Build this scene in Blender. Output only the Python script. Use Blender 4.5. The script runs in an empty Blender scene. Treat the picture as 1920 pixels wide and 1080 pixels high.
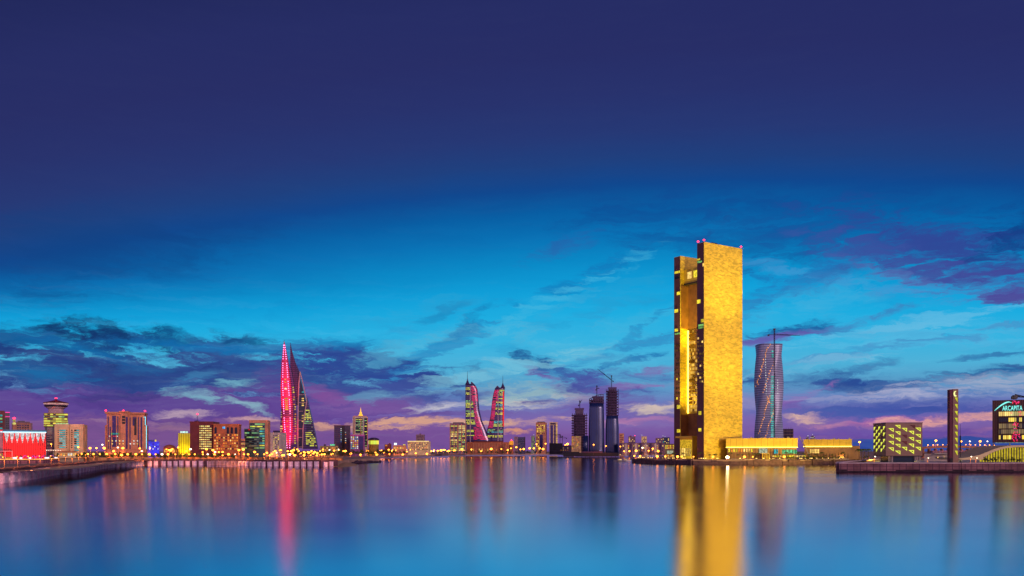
import bpy, bmesh, math, random
from mathutils import Vector, Matrix
random.seed(7)
R = math.radians
F, HZ, CX, CAMZ = 1663.0, 846.0, 960.0, 14.0      # focal length and horizon, in pixels of a 1920 wide frame
sc = bpy.context.scene
LAMP = 8.5             # radiance of a street lamp head
BULB = 7500          # watts of its bulb at nine metres
col = sc.collection

# ------------------------------------------------------------------ camera
cd = bpy.data.cameras.new("camera"); cam = bpy.data.objects.new("camera", cd); col.objects.link(cam)
cam.location = (0, 0, CAMZ); cam.rotation_euler = (R(90), 0, 0)
cd.sensor_width = 36; cd.lens = 36 * F / 1920; cd.shift_y = (HZ - 540) / 1920
cd.clip_start = 1; cd.clip_end = 60000
sc.camera = cam
sc.view_settings.view_transform = 'Standard'; sc.view_settings.look = 'None'
sc.view_settings.exposure = 0; sc.view_settings.gamma = 1; sc.view_settings.use_curve_mapping = False
sc.cycles.max_bounces = 6; sc.cycles.glossy_bounces = 3; sc.cycles.diffuse_bounces = 2
sc.cycles.use_denoising = True
sc.cycles.sample_clamp_indirect = 6

def lin(c):
    return tuple(((v / 255) / 12.92 if v / 255 <= .04045 else ((v / 255 + .055) / 1.055) ** 2.4) for v in c)
def rgba(c): return (*lin(c), 1)

# ------------------------------------------------------------------ sky (world, laid out by compass direction and elevation)
def dir_uv(px, py):
    q = px - CX
    return (math.atan(q / F) * 1.663, math.atan((HZ - py) / math.hypot(F, q)) * 1.663)

def build_sky():
    w = bpy.data.worlds.new("World"); sc.world = w; w.use_nodes = True
    nt = w.node_tree; N = nt.nodes; L = nt.links
    for n in list(N): N.remove(n)
    out = N.new('ShaderNodeOutputWorld'); bg = N.new('ShaderNodeBackground')
    L.new(bg.outputs[0], out.inputs[0])
    tc = N.new('ShaderNodeTexCoord'); sp = N.new('ShaderNodeSeparateXYZ'); L.new(tc.outputs['Generated'], sp.inputs[0])
    def m(op, a, b=None, c=None, clamp=False):
        n = N.new('ShaderNodeMath'); n.operation = op; n.use_clamp = clamp
        for i, v in enumerate((a, b, c)):
            if v is None: continue
            if isinstance(v, (int, float)): n.inputs[i].default_value = v
            else: L.new(v, n.inputs[i])
        return n.outputs[0]
    az = m('MULTIPLY', m('ARCTAN2', sp.outputs[0], sp.outputs[1]), 1.663)
    el = m('MULTIPLY', m('ARCSINE', m('ABSOLUTE', sp.outputs[2])), 1.663)
    cb = N.new('ShaderNodeCombineXYZ'); L.new(az, cb.inputs[0]); L.new(el, cb.inputs[1])
    P = cb.outputs[0]
    # domain warp
    def noise(vec, scale, detail=4, rough=.55, dist=0.0):
        n = N.new('ShaderNodeTexNoise'); n.inputs['Scale'].default_value = scale
        n.inputs['Detail'].default_value = detail; n.inputs['Roughness'].default_value = rough
        n.inputs['Distortion'].default_value = dist; L.new(vec, n.inputs['Vector']); return n
    def mapping(vec, loc=(0,0,0), rot=0, scale=(1,1,1), typ='POINT'):
        n = N.new('ShaderNodeMapping'); n.vector_type = typ; L.new(vec, n.inputs[0])
        n.inputs['Location'].default_value = loc; n.inputs['Rotation'].default_value = (0,0,rot)
        n.inputs['Scale'].default_value = scale; return n.outputs[0]
    wn = noise(mapping(P, scale=(5, 14, 1)), 1.0, 4, .6)
    vm = N.new('ShaderNodeVectorMath'); vm.operation = 'SUBTRACT'; L.new(wn.outputs['Color'], vm.inputs[0]); vm.inputs[1].default_value = (.5,.5,.5)
    vs = N.new('ShaderNodeVectorMath'); vs.operation = 'MULTIPLY'; L.new(vm.outputs[0], vs.inputs[0]); vs.inputs[1].default_value = (.10, .035, 0)
    va = N.new('ShaderNodeVectorMath'); va.operation = 'ADD'; L.new(P, va.inputs[0]); L.new(vs.outputs[0], va.inputs[1])
    PW = va.outputs[0]
    wn2 = noise(mapping(PW, rot=R(-10), scale=(30, 90, 1)), 1.0, 5, .65)
    v1 = N.new('ShaderNodeVectorMath'); v1.operation = 'SUBTRACT'; L.new(wn2.outputs['Color'], v1.inputs[0]); v1.inputs[1].default_value = (.5,.5,.5)
    v2 = N.new('ShaderNodeVectorMath'); v2.operation = 'MULTIPLY'; L.new(v1.outputs[0], v2.inputs[0]); v2.inputs[1].default_value = (.07, .022, 0)
    v3 = N.new('ShaderNodeVectorMath'); v3.operation = 'ADD'; L.new(PW, v3.inputs[0]); L.new(v2.outputs[0], v3.inputs[1]); PW = v3.outputs[0]
    wisp = m('SUBTRACT', noise(mapping(PW, rot=R(-8), scale=(7, 30, 1)), 1.0, 7, .62, .6).outputs['Fac'], .5)
    streak = m('SUBTRACT', noise(mapping(PW, rot=R(-5), scale=(5, 70, 1)), 1.0, 6, .6, .3).outputs['Fac'], .5)
    puff = m('SUBTRACT', noise(mapping(PW, scale=(14, 26, 1)), 1.0, 7, .62, .4).outputs['Fac'], .5)
    fine = m('SUBTRACT', noise(mapping(PW, rot=R(-12), scale=(22, 120, 1)), 1.0, 6, .65, .8).outputs['Fac'], .5)
    fine_s = m('MULTIPLY', fine, .7)
    kinds = {'w': m('MULTIPLY_ADD', wisp, 1.9, fine_s), 's': m('MULTIPLY_ADD', streak, 1.9, fine_s), 'p': m('MULTIPLY_ADD', puff, 1.9, fine_s)}
    # clear-sky gradient by elevation, with the blue reaching higher in the middle
    side = m('ABSOLUTE', m('ADD', az, -.24))
    sh = m('MULTIPLY', m('MULTIPLY', side, side), .145)
    fade = N.new('ShaderNodeMapRange'); L.new(el, fade.inputs[0]); fade.inputs[1].default_value = .13; fade.inputs[2].default_value = .30
    t = m('ADD', el, m('MULTIPLY', sh, fade.outputs[0]))
    t = m('ADD', t, m('MULTIPLY', wisp, .02))
    rp = N.new('ShaderNodeValToRGB'); L.new(m('DIVIDE', t, 1.0, None, True), rp.inputs[0])
    stops = [(846,(108,72,142)),(815,(126,90,160)),(785,(122,102,174)),(755,(104,126,188)),(725,(86,156,200)),(690,(76,176,216)),
             (640,(50,178,224)),(590,(24,172,224)),(540,(6,158,216)),(490,(0,136,198)),(440,(0,112,180)),(395,(0,92,162)),
             (350,(10,70,142)),(305,(28,62,126)),(250,(36,54,116)),(180,(38,48,108)),(100,(38,44,102)),(0,(37,43,100))]
    e = rp.color_ramp.elements
    pts = [((dir_uv(960, y)[1]), rgba(c)) for y, c in stops]
    e[0].position = 0; e[0].color = pts[0][1]; e[1].position = 1; e[1].color = rgba((24,30,78))
    for p, c in pts[1:]:
        k = e.new(p); k.color = c
    cur = rp.outputs[0]
    def stroke(px, py, rx, ry, rot, c, a=.8, kind='w', k=1.1, lo=.06, hi=1.0):
        nonlocal cur
        u, v = dir_uv(px, py)
        mp = mapping(PW, loc=(u, v, 0), rot=R(rot), scale=(rx/1000, ry/1000, 1), typ='TEXTURE')
        g = N.new('ShaderNodeTexGradient'); g.gradient_type = 'SPHERICAL'; L.new(mp, g.inputs[0])
        s = m('MULTIPLY_ADD', kinds[kind], k * 1.45, g.outputs['Fac'])
        # no cloud where the ellipse itself has ended
        mr = N.new('ShaderNodeMapRange'); mr.interpolation_type = 'SMOOTHSTEP'; L.new(s, mr.inputs[0])
        mr.inputs[1].default_value = lo; mr.inputs[2].default_value = hi; mr.inputs[4].default_value = a
        gate = m('MULTIPLY', g.outputs['Fac'], 3, None, True)
        mx = N.new('ShaderNodeMix'); mx.data_type = 'RGBA'; L.new(m('MULTIPLY', mr.outputs[0], gate), mx.inputs[0])
        L.new(cur, mx.inputs[6]); mx.inputs[7].default_value = rgba(c); cur = mx.outputs[2]
    for s in SKY: stroke(*s)
    # faint streaks everywhere below the clear blue
    low = N.new('ShaderNodeMapRange'); L.new(el, low.inputs[0]); low.inputs[1].default_value = .32; low.inputs[2].default_value = .14; low.inputs[3].default_value = .05; low.inputs[4].default_value = 1.1
    sm = N.new('ShaderNodeMix'); sm.data_type = 'RGBA'; sm.blend_type = 'MIX'
    L.new(m('MULTIPLY', m('MULTIPLY', m('MAXIMUM', kinds['w'], 0), low.outputs[0]), .9, None, True), sm.inputs[0]); L.new(cur, sm.inputs[6])
    sh2 = N.new('ShaderNodeMix'); sh2.data_type = 'RGBA'; sh2.blend_type = 'MULTIPLY'; sh2.inputs[0].default_value = 1; L.new(cur, sh2.inputs[6]); sh2.inputs[7].default_value = (.5, .55, .72, 1)
    L.new(sh2.outputs[2], sm.inputs[7]); cur = sm.outputs[2]
    hm = N.new('ShaderNodeMix'); hm.data_type = 'RGBA'; L.new(m('MULTIPLY', m('MULTIPLY', m('MAXIMUM', kinds['s'], 0), low.outputs[0]), .55, None, True), hm.inputs[0]); L.new(cur, hm.inputs[6])
    sh3 = N.new('ShaderNodeMix'); sh3.data_type = 'RGBA'; sh3.blend_type = 'ADD'; sh3.inputs[0].default_value = 1; L.new(cur, sh3.inputs[6]); sh3.inputs[7].default_value = (.10, .12, .10, 1)
    L.new(sh3.outputs[2], hm.inputs[7]); cur = hm.outputs[2]
    # pink band added low behind the camera, unseen fill for walls and facades
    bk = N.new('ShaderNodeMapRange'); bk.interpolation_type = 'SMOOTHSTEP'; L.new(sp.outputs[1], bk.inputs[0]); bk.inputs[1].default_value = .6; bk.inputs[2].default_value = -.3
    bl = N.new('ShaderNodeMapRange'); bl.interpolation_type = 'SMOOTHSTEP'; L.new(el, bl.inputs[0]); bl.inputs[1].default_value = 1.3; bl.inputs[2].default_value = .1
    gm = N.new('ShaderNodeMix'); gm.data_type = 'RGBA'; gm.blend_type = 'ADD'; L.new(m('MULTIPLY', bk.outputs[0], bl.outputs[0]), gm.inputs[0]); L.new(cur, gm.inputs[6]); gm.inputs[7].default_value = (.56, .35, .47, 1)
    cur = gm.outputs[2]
    # the physical twilight sky adds its faint share
    ns = N.new('ShaderNodeTexSky'); ns.sky_type = 'NISHITA'; ns.sun_disc = False
    ns.sun_elevation = R(4); ns.sun_rotation = R(165)
    ad = N.new('ShaderNodeMix'); ad.data_type = 'RGBA'; ad.blend_type = 'ADD'; ad.inputs[0].default_value = .0015
    L.new(cur, ad.inputs[6]); L.new(ns.outputs[0], ad.inputs[7])
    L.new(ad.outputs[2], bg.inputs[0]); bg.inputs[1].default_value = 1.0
    w.cycles.sampling_method = 'MANUAL'; w.cycles.sample_map_resolution = 512

SKY = [
 # px, py, rx, ry, rot, colour, alpha, kind, noise, lo, hi
 (160,470,420,110,10,(6,62,128),.5,'w',.6),
 # broad left bank
 (330,705,640,90,0,(38,60,136),.92,'w',1.0,.08,.6),
 (60,640,260,40,0,(8,74,136),.7,'w',1.1),
 (300,770,760,52,0,(92,62,144),.9,'s',.6,.1,.5),
 (280,815,800,46,0,(120,80,142),.9,'s',.5,.1,.5),
 (150,690,420,64,0,(28,52,122),.6,'w',1.2,.1,.9),
 (640,700,240,40,-6,(36,62,140),.55,'w',1.3,.1,.9),
 (200,626,150,34,-4,(2,52,104),.9,'p',1.3),
 (195,650,90,42,-20,(12,52,112),.8,'p',1.3),
 (445,636,90,22,0,(4,72,128),.8,'p',1.2),
 (330,636,120,16,0,(4,80,138),.7,'p',1.2),
 (110,648,150,14,-6,(0,100,160),.8,'w',1.3),
 (190,665,150,17,-14,(8,104,168),.8,'w',1.3),
 (75,700,110,32,-4,(18,108,168),.85,'w',1.3),
 (400,650,300,13,0,(2,112,178),.8,'w',1.2),
 (290,688,90,16,6,(36,92,152),.8,'w',1.3),
 (365,712,80,20,14,(58,122,174),.85,'w',1.3),
 (455,722,60,16,12,(106,166,192),.95,'w',1.2),
 (385,745,86,18,-14,(118,168,192),.95,'w',1.1),
 (450,760,90,13,-20,(136,176,194),.9,'w',1.1),
 (340,776,80,9,3,(186,158,178),.9,'s',.9),
 (240,790,150,9,0,(150,114,152),.7,'s',1.0),
 (60,786,140,9,0,(132,96,150),.7,'s',1.0),
 (480,785,90,8,0,(202,156,164),.85,'s',1.0),
 (350,798,200,8,0,(168,122,146),.6,'s',1.1),
 (55,733,40,7,0,(70,120,176),.8,'s',.9),
 (170,727,90,14,0,(80,66,146),.5,'w',1.0),
 (520,725,60,70,0,(112,66,150),.4,'w',.7),
 (615,745,90,24,-20,(140,82,156),.75,'w',1.0),
 # centre
 (680,690,210,52,-10,(40,68,146),.95,'w',1.0,.1,.5),
 (640,640,90,20,0,(18,124,186),.7,'w',1.2),
 (760,735,190,36,-4,(64,84,158),.85,'w',1.1),
 (690,768,190,28,0,(120,84,158),.9,'w',.8),
 (860,618,110,17,32,(16,112,174),.8,'w',1.2),
 (830,585,70,12,20,(10,120,180),.7,'w',1.2),
 (850,830,420,44,0,(118,80,150),.95,'s',.5,.1,.5),
 (985,740,160,44,5,(146,180,190),.9,'w',1.4),
 (830,764,100,13,8,(196,192,204),.95,'w',1.1),
 (690,748,60,14,10,(96,146,186),.85,'w',1.2),
 (1010,757,130,20,4,(206,200,196),.95,'w',1.4),
 (880,744,100,15,12,(66,84,158),.8,'w',1.2),
 (1005,753,70,8,4,(70,86,156),.95,'s',1.0),
 (940,780,150,14,0,(112,90,164),.85,'s',1.0),
 (800,794,240,13,1,(218,162,136),.9,'s',1.3,.1,1.0),
 (640,800,110,9,0,(204,148,134),.8,'s',1.2,.1,1.0),
 (970,792,160,11,2,(214,164,144),.85,'s',1.3,.1,1.0),
 (960,807,50,6,0,(222,150,116),.9,'s',.8),
 (1005,682,70,32,-18,(22,76,144),1,'p',1.2),
 (1060,700,120,30,-12,(52,86,162),.85,'w',1.1),
 (1010,704,70,13,-32,(112,92,166),.8,'w',.9),
 (1190,712,240,32,2,(74,84,164),.9,'w',1.2),
 (1130,765,200,36,0,(108,84,164),.85,'w',.9),
 (1230,694,70,13,8,(130,100,172),.7,'w',.9),
 (1150,728,130,10,4,(140,96,170),.7,'s',1.1),
 (1190,672,100,9,14,(26,112,178),.8,'w',1.1),
 (1225,767,90,14,0,(208,188,180),1,'w',1.2),
 (1190,790,130,8,2,(172,118,168),.85,'s',1.1),
 (1180,822,200,28,0,(110,76,156),.85,'s',.6),
 # right
 (1130,570,260,40,22,(34,158,210),.55,'w',1.6,.1,1.1),
 (1100,520,200,26,24,(14,108,178),.5,'w',1.6,.1,1.1),
 (1180,610,240,30,12,(64,180,222),.5,'w',1.6,.1,1.1),
 (1500,565,300,52,12,(64,176,222),.6,'w',1.5,.1,1.1),
 (1680,640,300,40,6,(92,186,226),.6,'w',1.5,.1,1.1),
 (1420,530,110,60,50,(20,118,186),.5,'w',1.6,.1,1.1),
 (1560,450,260,40,-14,(24,92,166),.55,'w',1.7,.1,1.1),
 (960,600,340,18,26,(70,182,222),.55,'s',1.9,.1,1.1),
 (830,650,190,26,30,(20,118,184),.6,'s',1.9,.1,1.0),
 (1170,655,240,16,15,(38,128,190),.65,'s',1.9,.1,1.0),
 (1080,560,260,14,30,(50,166,214),.5,'s',1.9,.1,1.1),
 (930,695,260,24,12,(122,192,216),.6,'s',1.9,.1,1.0),
 (1660,655,330,14,9,(62,138,196),.65,'s',1.9,.1,1.0),
 (1500,690,240,14,6,(120,186,220),.55,'s',1.9,.1,1.0),
 (1760,600,300,18,8,(110,190,226),.5,'s',1.9,.1,1.0),
 (1600,530,330,16,-16,(70,150,208),.5,'s',1.9,.1,1.1),
 (1240,590,160,12,34,(20,124,188),.5,'s',1.9,.1,1.1),
 (700,600,300,40,14,(40,164,214),.5,'w',1.6,.1,1.1),
 (760,655,220,26,20,(84,178,214),.55,'w',1.6,.1,1.1),
 (1040,640,200,30,-14,(96,188,220),.5,'w',1.6,.1,1.1),
 (1500,430,560,110,-6,(8,72,146),.55,'w',1.0),
 (1560,505,220,40,14,(40,100,174),.55,'w',1.2),
 (1800,482,340,80,-20,(48,66,148),.85,'w',1.5,.1,1.1),
 (1850,530,250,46,-16,(70,66,150),.65,'w',1.5,.1,1.1),
 (1850,554,260,24,-7,(92,80,160),.4,'w',1.7,.1,1.2),
 (1640,478,200,44,-22,(56,86,162),.6,'w',1.6,.1,1.1),
 (1700,522,160,16,-24,(88,118,184),.45,'w',1.1),
 (1900,440,110,44,30,(4,56,128),.7,'p',1.3),
 (1060,465,120,26,16,(44,82,160),.45,'w',1.2),
 (1340,430,80,12,40,(18,80,150),.6,'w',1.2),
 (1480,618,110,22,9,(22,94,160),.95,'w',1.0),
 (1580,612,170,12,13,(62,124,186),.75,'w',1.1),
 (1440,637,130,13,8,(104,92,172),.9,'w',.8),
 (1570,722,230,28,-4,(40,78,152),1,'w',1.0),
 (1700,722,220,14,4,(52,94,160),.9,'s',1.1),
 (1890,690,190,16,5,(18,78,148),.95,'s',1.0),
 (1870,660,140,9,9,(36,106,168),.8,'s',1.1),
 (1650,688,110,14,16,(56,120,176),.75,'w',1.1),
 (1720,738,270,19,4,(170,172,204),.95,'s',1.4),
 (1860,716,170,28,4,(150,168,200),.9,'s',1.4),
 (1560,748,160,10,3,(128,138,190),.8,'s',1.2),
 (1690,770,340,26,0,(56,80,164),.95,'s',.7),
 (1500,744,80,12,22,(154,104,176),.8,'w',1.0),
 (1480,765,60,16,0,(118,90,170),.7,'w',1.0),
 (1510,785,66,10,-2,(232,186,164),1,'s',1.0),
 (1560,795,80,8,0,(190,132,164),.85,'s',1.0),
 (1690,791,190,10,2,(166,100,166),.95,'s',1.0),
 (1800,787,190,13,3,(230,164,156),1,'s',1.2),
 (1900,800,100,7,6,(206,140,160),.8,'s',1.1),
 (1650,812,380,18,0,(104,76,164),.9,'s',.8),
 (1760,836,320,22,0,(40,74,156),.95,'s',.5,.1,.5),
 (1400,755,60,22,0,(150,140,190),.7,'w',1.1),
]
build_sky()

# soft warm key added behind the camera, stands in for the town's glow
sd = bpy.data.lights.new("sun", 'SUN'); sd.energy = 1.25; sd.angle = R(14); sd.color = (1, .66, .58)
so = bpy.data.objects.new("sun", sd); col.objects.link(so); so.rotation_euler = (R(76), 0, R(34))

def spot(loc, target, color, watts, angle, blend=.8, radius=1.5):
    l = bpy.data.lights.new("floodlight", 'SPOT'); l.energy = watts; l.spot_size = R(angle); l.spot_blend = blend
    l.color = lin(color); l.shadow_soft_size = radius
    o = bpy.data.objects.new("floodlight", l); col.objects.link(o); o.location = loc
    o.rotation_euler = (Vector(target) - Vector(loc)).to_track_quat('-Z', 'Y').to_euler()
    return o

# ------------------------------------------------------------------ materials
MATS = {}
def newmat(name):
    mt = bpy.data.materials.new(name); mt.use_nodes = True
    nt = mt.node_tree
    for n in list(nt.nodes): nt.nodes.remove(n)
    o = nt.nodes.new('ShaderNodeOutputMaterial'); return mt, nt, o
def wall(name, c, rough=.8, var=.25, scale=.15, metal=0, joints=None, bump=0, spec=.4):
    """surface with weather stains and, where asked, panel joints"""
    if name in MATS: return MATS[name]
    mt, nt, o = newmat(name); N = nt.nodes; L = nt.links
    p = N.new('ShaderNodeBsdfPrincipled'); L.new(p.outputs[0], o.inputs[0])
    p.inputs['Roughness'].default_value = rough; p.inputs['Metallic'].default_value = metal
    p.inputs['Specular IOR Level'].default_value = spec
    tc = N.new('ShaderNodeTexCoord'); ns = N.new('ShaderNodeTexNoise'); L.new(tc.outputs['Object'], ns.inputs['Vector'])
    ns.inputs['Scale'].default_value = scale; ns.inputs['Detail'].default_value = 6
    mr = N.new('ShaderNodeMapRange'); L.new(ns.outputs['Fac'], mr.inputs[0]); mr.inputs[1].default_value = .3; mr.inputs[2].default_value = .7
    mr.inputs[3].default_value = 1 - var; mr.inputs[4].default_value = 1 + var
    v = N.new('ShaderNodeVectorMath'); v.operation = 'SCALE'; v.inputs[0].default_value = lin(c); L.new(mr.outputs[0], v.inputs[3])
    outc = v.outputs[0]
    if joints:
        jx, jz, dark = joints[:3]
        sp = N.new('ShaderNodeSeparateXYZ'); L.new(tc.outputs['Object'], sp.inputs[0])
        prev = None
        for idx, st in ((0, jx), (2, jz)):
            if not st: continue
            a = N.new('ShaderNodeMath'); a.operation = 'DIVIDE'; L.new(sp.outputs[idx], a.inputs[0]); a.inputs[1].default_value = st
            b = N.new('ShaderNodeMath'); b.operation = 'FRACT'; L.new(a.outputs[0], b.inputs[0])
            g = N.new('ShaderNodeMath'); g.operation = 'GREATER_THAN'; L.new(b.outputs[0], g.inputs[0]); g.inputs[1].default_value = joints[3] if len(joints) > 3 else .72
            if prev:
                mx = N.new('ShaderNodeMath'); mx.operation = 'MAXIMUM'; L.new(prev, mx.inputs[0]); L.new(g.outputs[0], mx.inputs[1]); prev = mx.outputs[0]
            else: prev = g.outputs[0]
        mi = N.new('ShaderNodeMix'); mi.data_type = 'RGBA'; L.new(prev, mi.inputs[0]); L.new(outc, mi.inputs[6]); mi.inputs[7].default_value = rgba(dark)
        outc = mi.outputs[2]
    L.new(outc, p.inputs['Base Color'])
    if bump:
        bn = N.new('ShaderNodeBump'); bn.inputs['Strength'].default_value = bump; L.new(ns.outputs['Fac'], bn.inputs['Height']); L.new(bn.outputs[0], p.inputs['Normal'])
    MATS[name] = mt; return mt
def lit(name, c, strength=1.0, var=.5, sample=False, inner=.5):
    """a lit pane or lamp: each object of it burns a little differently"""
    if name in MATS: return MATS[name]
    mt, nt, o = newmat(name); N = nt.nodes; L = nt.links
    e = N.new('ShaderNodeEmission'); L.new(e.outputs[0], o.inputs[0]); e.inputs[0].default_value = rgba(c)
    oi = N.new('ShaderNodeObjectInfo'); mr = N.new('ShaderNodeMapRange'); L.new(oi.outputs['Random'], mr.inputs[0])
    mr.inputs[3].default_value = strength * (1 - var); mr.inputs[4].default_value = strength * (1 + var * .6)
    g = N.new('ShaderNodeNewGeometry'); ns = N.new('ShaderNodeTexNoise'); ns.inputs['Scale'].default_value = .5; ns.inputs['Detail'].default_value = 3
    L.new(g.outputs['Position'], ns.inputs['Vector'])
    m2 = N.new('ShaderNodeMapRange'); L.new(ns.outputs['Fac'], m2.inputs[0]); m2.inputs[1].default_value = .35; m2.inputs[2].default_value = .65
    m2.inputs[3].default_value = 1 - inner; m2.inputs[4].default_value = 1 + inner * .6
    mm = N.new('ShaderNodeMath'); mm.operation = 'MULTIPLY'; L.new(mr.outputs[0], mm.inputs[0]); L.new(m2.outputs[0], mm.inputs[1])
    L.new(mm.outputs[0], e.inputs[1])
    mt.cycles.emission_sampling = 'AUTO' if sample else 'NONE'
    MATS[name] = mt; return mt
def cells(name, ca, cb, strength=1.2, prob=.6, cell=3.0, dark=(20,22,40), axis=0):
    """a ribbon of panes, some lit in either colour and some dark"""
    if name in MATS: return MATS[name]
    mt, nt, o = newmat(name); N = nt.nodes; L = nt.links
    p = N.new('ShaderNodeBsdfPrincipled'); L.new(p.outputs[0], o.inputs[0])
    p.inputs['Base Color'].default_value = rgba(dark); p.inputs['Roughness'].default_value = .2
    tc = N.new('ShaderNodeTexCoord'); sp = N.new('ShaderNodeSeparateXYZ'); L.new(tc.outputs['Object'], sp.inputs[0])
    a = N.new('ShaderNodeMath'); a.operation = 'DIVIDE'; L.new(sp.outputs[axis], a.inputs[0]); a.inputs[1].default_value = cell
    b = N.new('ShaderNodeMath'); b.operation = 'FLOOR'; L.new(a.outputs[0], b.inputs[0])
    oi = N.new('ShaderNodeObjectInfo'); mu = N.new('ShaderNodeMath'); mu.operation = 'MULTIPLY'; L.new(oi.outputs['Random'], mu.inputs[0]); mu.inputs[1].default_value = 97
    cb_ = N.new('ShaderNodeCombineXYZ'); L.new(b.outputs[0], cb_.inputs[0]); L.new(mu.outputs[0], cb_.inputs[1])
    wn = N.new('ShaderNodeTexWhiteNoise'); wn.noise_dimensions = '3D'; L.new(cb_.outputs[0], wn.inputs['Vector'])
    sc_ = N.new('ShaderNodeSeparateColor'); L.new(wn.outputs['Color'], sc_.inputs[0])
    # neighbouring panes tend to be lit together: smooth noise decides, white noise breaks it
    c2 = N.new('ShaderNodeCombineXYZ'); b2 = N.new('ShaderNodeMath'); b2.operation = 'MULTIPLY'; L.new(b.outputs[0], b2.inputs[0]); b2.inputs[1].default_value = .23
    L.new(b2.outputs[0], c2.inputs[0]); L.new(mu.outputs[0], c2.inputs[1])
    ns = N.new('ShaderNodeTexNoise'); L.new(c2.outputs[0], ns.inputs['Vector']); ns.inputs['Scale'].default_value = 1; ns.inputs['Detail'].default_value = 0
    mix = N.new('ShaderNodeMath'); mix.operation = 'MULTIPLY_ADD'; L.new(sc_.outputs[0], mix.inputs[0]); mix.inputs[1].default_value = .5
    ha = N.new('ShaderNodeMath'); ha.operation = 'MULTIPLY_ADD'; L.new(ns.outputs['Fac'], ha.inputs[0]); ha.inputs[1].default_value = 1.2; ha.inputs[2].default_value = -.35
    L.new(ha.outputs[0], mix.inputs[2])
    on = N.new('ShaderNodeMath'); on.operation = 'LESS_THAN'; L.new(mix.outputs[0], on.inputs[0]); on.inputs[1].default_value = prob
    st = N.new('ShaderNodeMath'); st.operation = 'MULTIPLY_ADD'; L.new(sc_.outputs[1], st.inputs[0]); st.inputs[1].default_value = strength * .9; st.inputs[2].default_value = strength * .4
    s2 = N.new('ShaderNodeMath'); s2.operation = 'MULTIPLY'; L.new(on.outputs[0], s2.inputs[0]); L.new(st.outputs[0], s2.inputs[1])
    mc = N.new('ShaderNodeMix'); mc.data_type = 'RGBA'; L.new(sc_.outputs[2], mc.inputs[0]); mc.inputs[6].default_value = rgba(ca); mc.inputs[7].default_value = rgba(cb)
    L.new(mc.outputs[2], p.inputs['Emission Color']); L.new(s2.outputs[0], p.inputs['Emission Strength'])
    mt.cycles.emission_sampling = 'NONE'
    MATS[name] = mt; return mt
def glass(name, c, rough=.18, joints=None):
    return wall(name, c, rough, .2, .05, .35, joints, 0, 1.0)
# ------------------------------------------------------------------ mesh helpers
def link(name, bm, mat, parent=None, smooth=False):
    me = bpy.data.meshes.new(name); bm.normal_update(); bm.to_mesh(me); bm.free()
    if isinstance(mat, (list, tuple)):
        for q in mat: me.materials.append(q)
    else: me.materials.append(mat)
    if smooth:
        for f in me.polygons: f.use_smooth = True
    o = bpy.data.objects.new(name, me); col.objects.link(o)
    if parent: o.parent = parent
    return o
def tag(o, label=None, cat=None, group=None, kind=None):
    if label: o['label'] = label
    if cat: o['category'] = cat
    if group: o['group'] = group
    if kind: o['kind'] = kind
    return o
def empty(name, loc, rz, label, cat, group=None):
    o = bpy.data.objects.new(name, None); col.objects.link(o); o.location = loc; o.rotation_euler = (0, 0, rz)
    o.empty_display_size = 2
    return tag(o, label, cat, group)
def add_box(bm, x0, x1, y0, y1, z0, z1):
    v = [bm.verts.new(p) for p in ((x0,y0,z0),(x1,y0,z0),(x1,y1,z0),(x0,y1,z0),(x0,y0,z1),(x1,y0,z1),(x1,y1,z1),(x0,y1,z1))]
    for f in ((0,3,2,1),(4,5,6,7),(0,1,5,4),(1,2,6,5),(2,3,7,6),(3,0,4,7)): bm.faces.new([v[i] for i in f])
    return v
def box(name, mat, p, x0, x1, y0, y1, z0, z1):
    bm = bmesh.new(); add_box(bm, x0, x1, y0, y1, z0, z1); return link(name, bm, mat, p)
def add_beam(bm, a, b, r, r2=None, n=6):
    a = Vector(a); b = Vector(b); q = (b - a).to_track_quat('Z', 'Y').to_matrix(); r2 = r if r2 is None else r2
    ra = [bm.verts.new(a + q @ Vector((math.cos(t)*r, math.sin(t)*r, 0))) for t in [2*math.pi*i/n for i in range(n)]]
    rb = [bm.verts.new(b + q @ Vector((math.cos(t)*r2, math.sin(t)*r2, 0))) for t in [2*math.pi*i/n for i in range(n)]]
    for i in range(n): bm.faces.new((ra[i], ra[(i+1) % n], rb[(i+1) % n], rb[i]))
    bm.faces.new(ra[::-1]); bm.faces.new(rb)
def beam(name, mat, p, a, b, r, r2=None, n=6):
    bm = bmesh.new(); add_beam(bm, a, b, r, r2, n); return link(name, bm, mat, p)
def add_prism(bm, pts, z0, z1):
    a = [bm.verts.new((x, y, z0)) for x, y in pts]; b = [bm.verts.new((x, y, z1)) for x, y in pts]; n = len(pts)
    for i in range(n): bm.faces.new((a[i], a[(i+1) % n], b[(i+1) % n], b[i]))
    bm.faces.new(a[::-1]); bm.faces.new(b)
def add_slab_xz(bm, pts, y0, y1):
    """outline in the upright x-z plane, given real thickness in y"""
    a = [bm.verts.new((x, y0, z)) for x, z in pts]; b = [bm.verts.new((x, y1, z)) for x, z in pts]; n = len(pts)
    for i in range(n): bm.faces.new((a[i], a[(i+1) % n], b[(i+1) % n], b[i]))
    bm.faces.new(a[::-1]); bm.faces.new(b)
def slab_xz(name, mat, p, pts, y0, y1):
    bm = bmesh.new(); add_slab_xz(bm, pts, y0, y1)
    bmesh.ops.recalc_face_normals(bm, faces=bm.faces); bmesh.ops.triangulate(bm, faces=[f for f in bm.faces if len(f.verts) > 4])
    return link(name, bm, mat, p)
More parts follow.
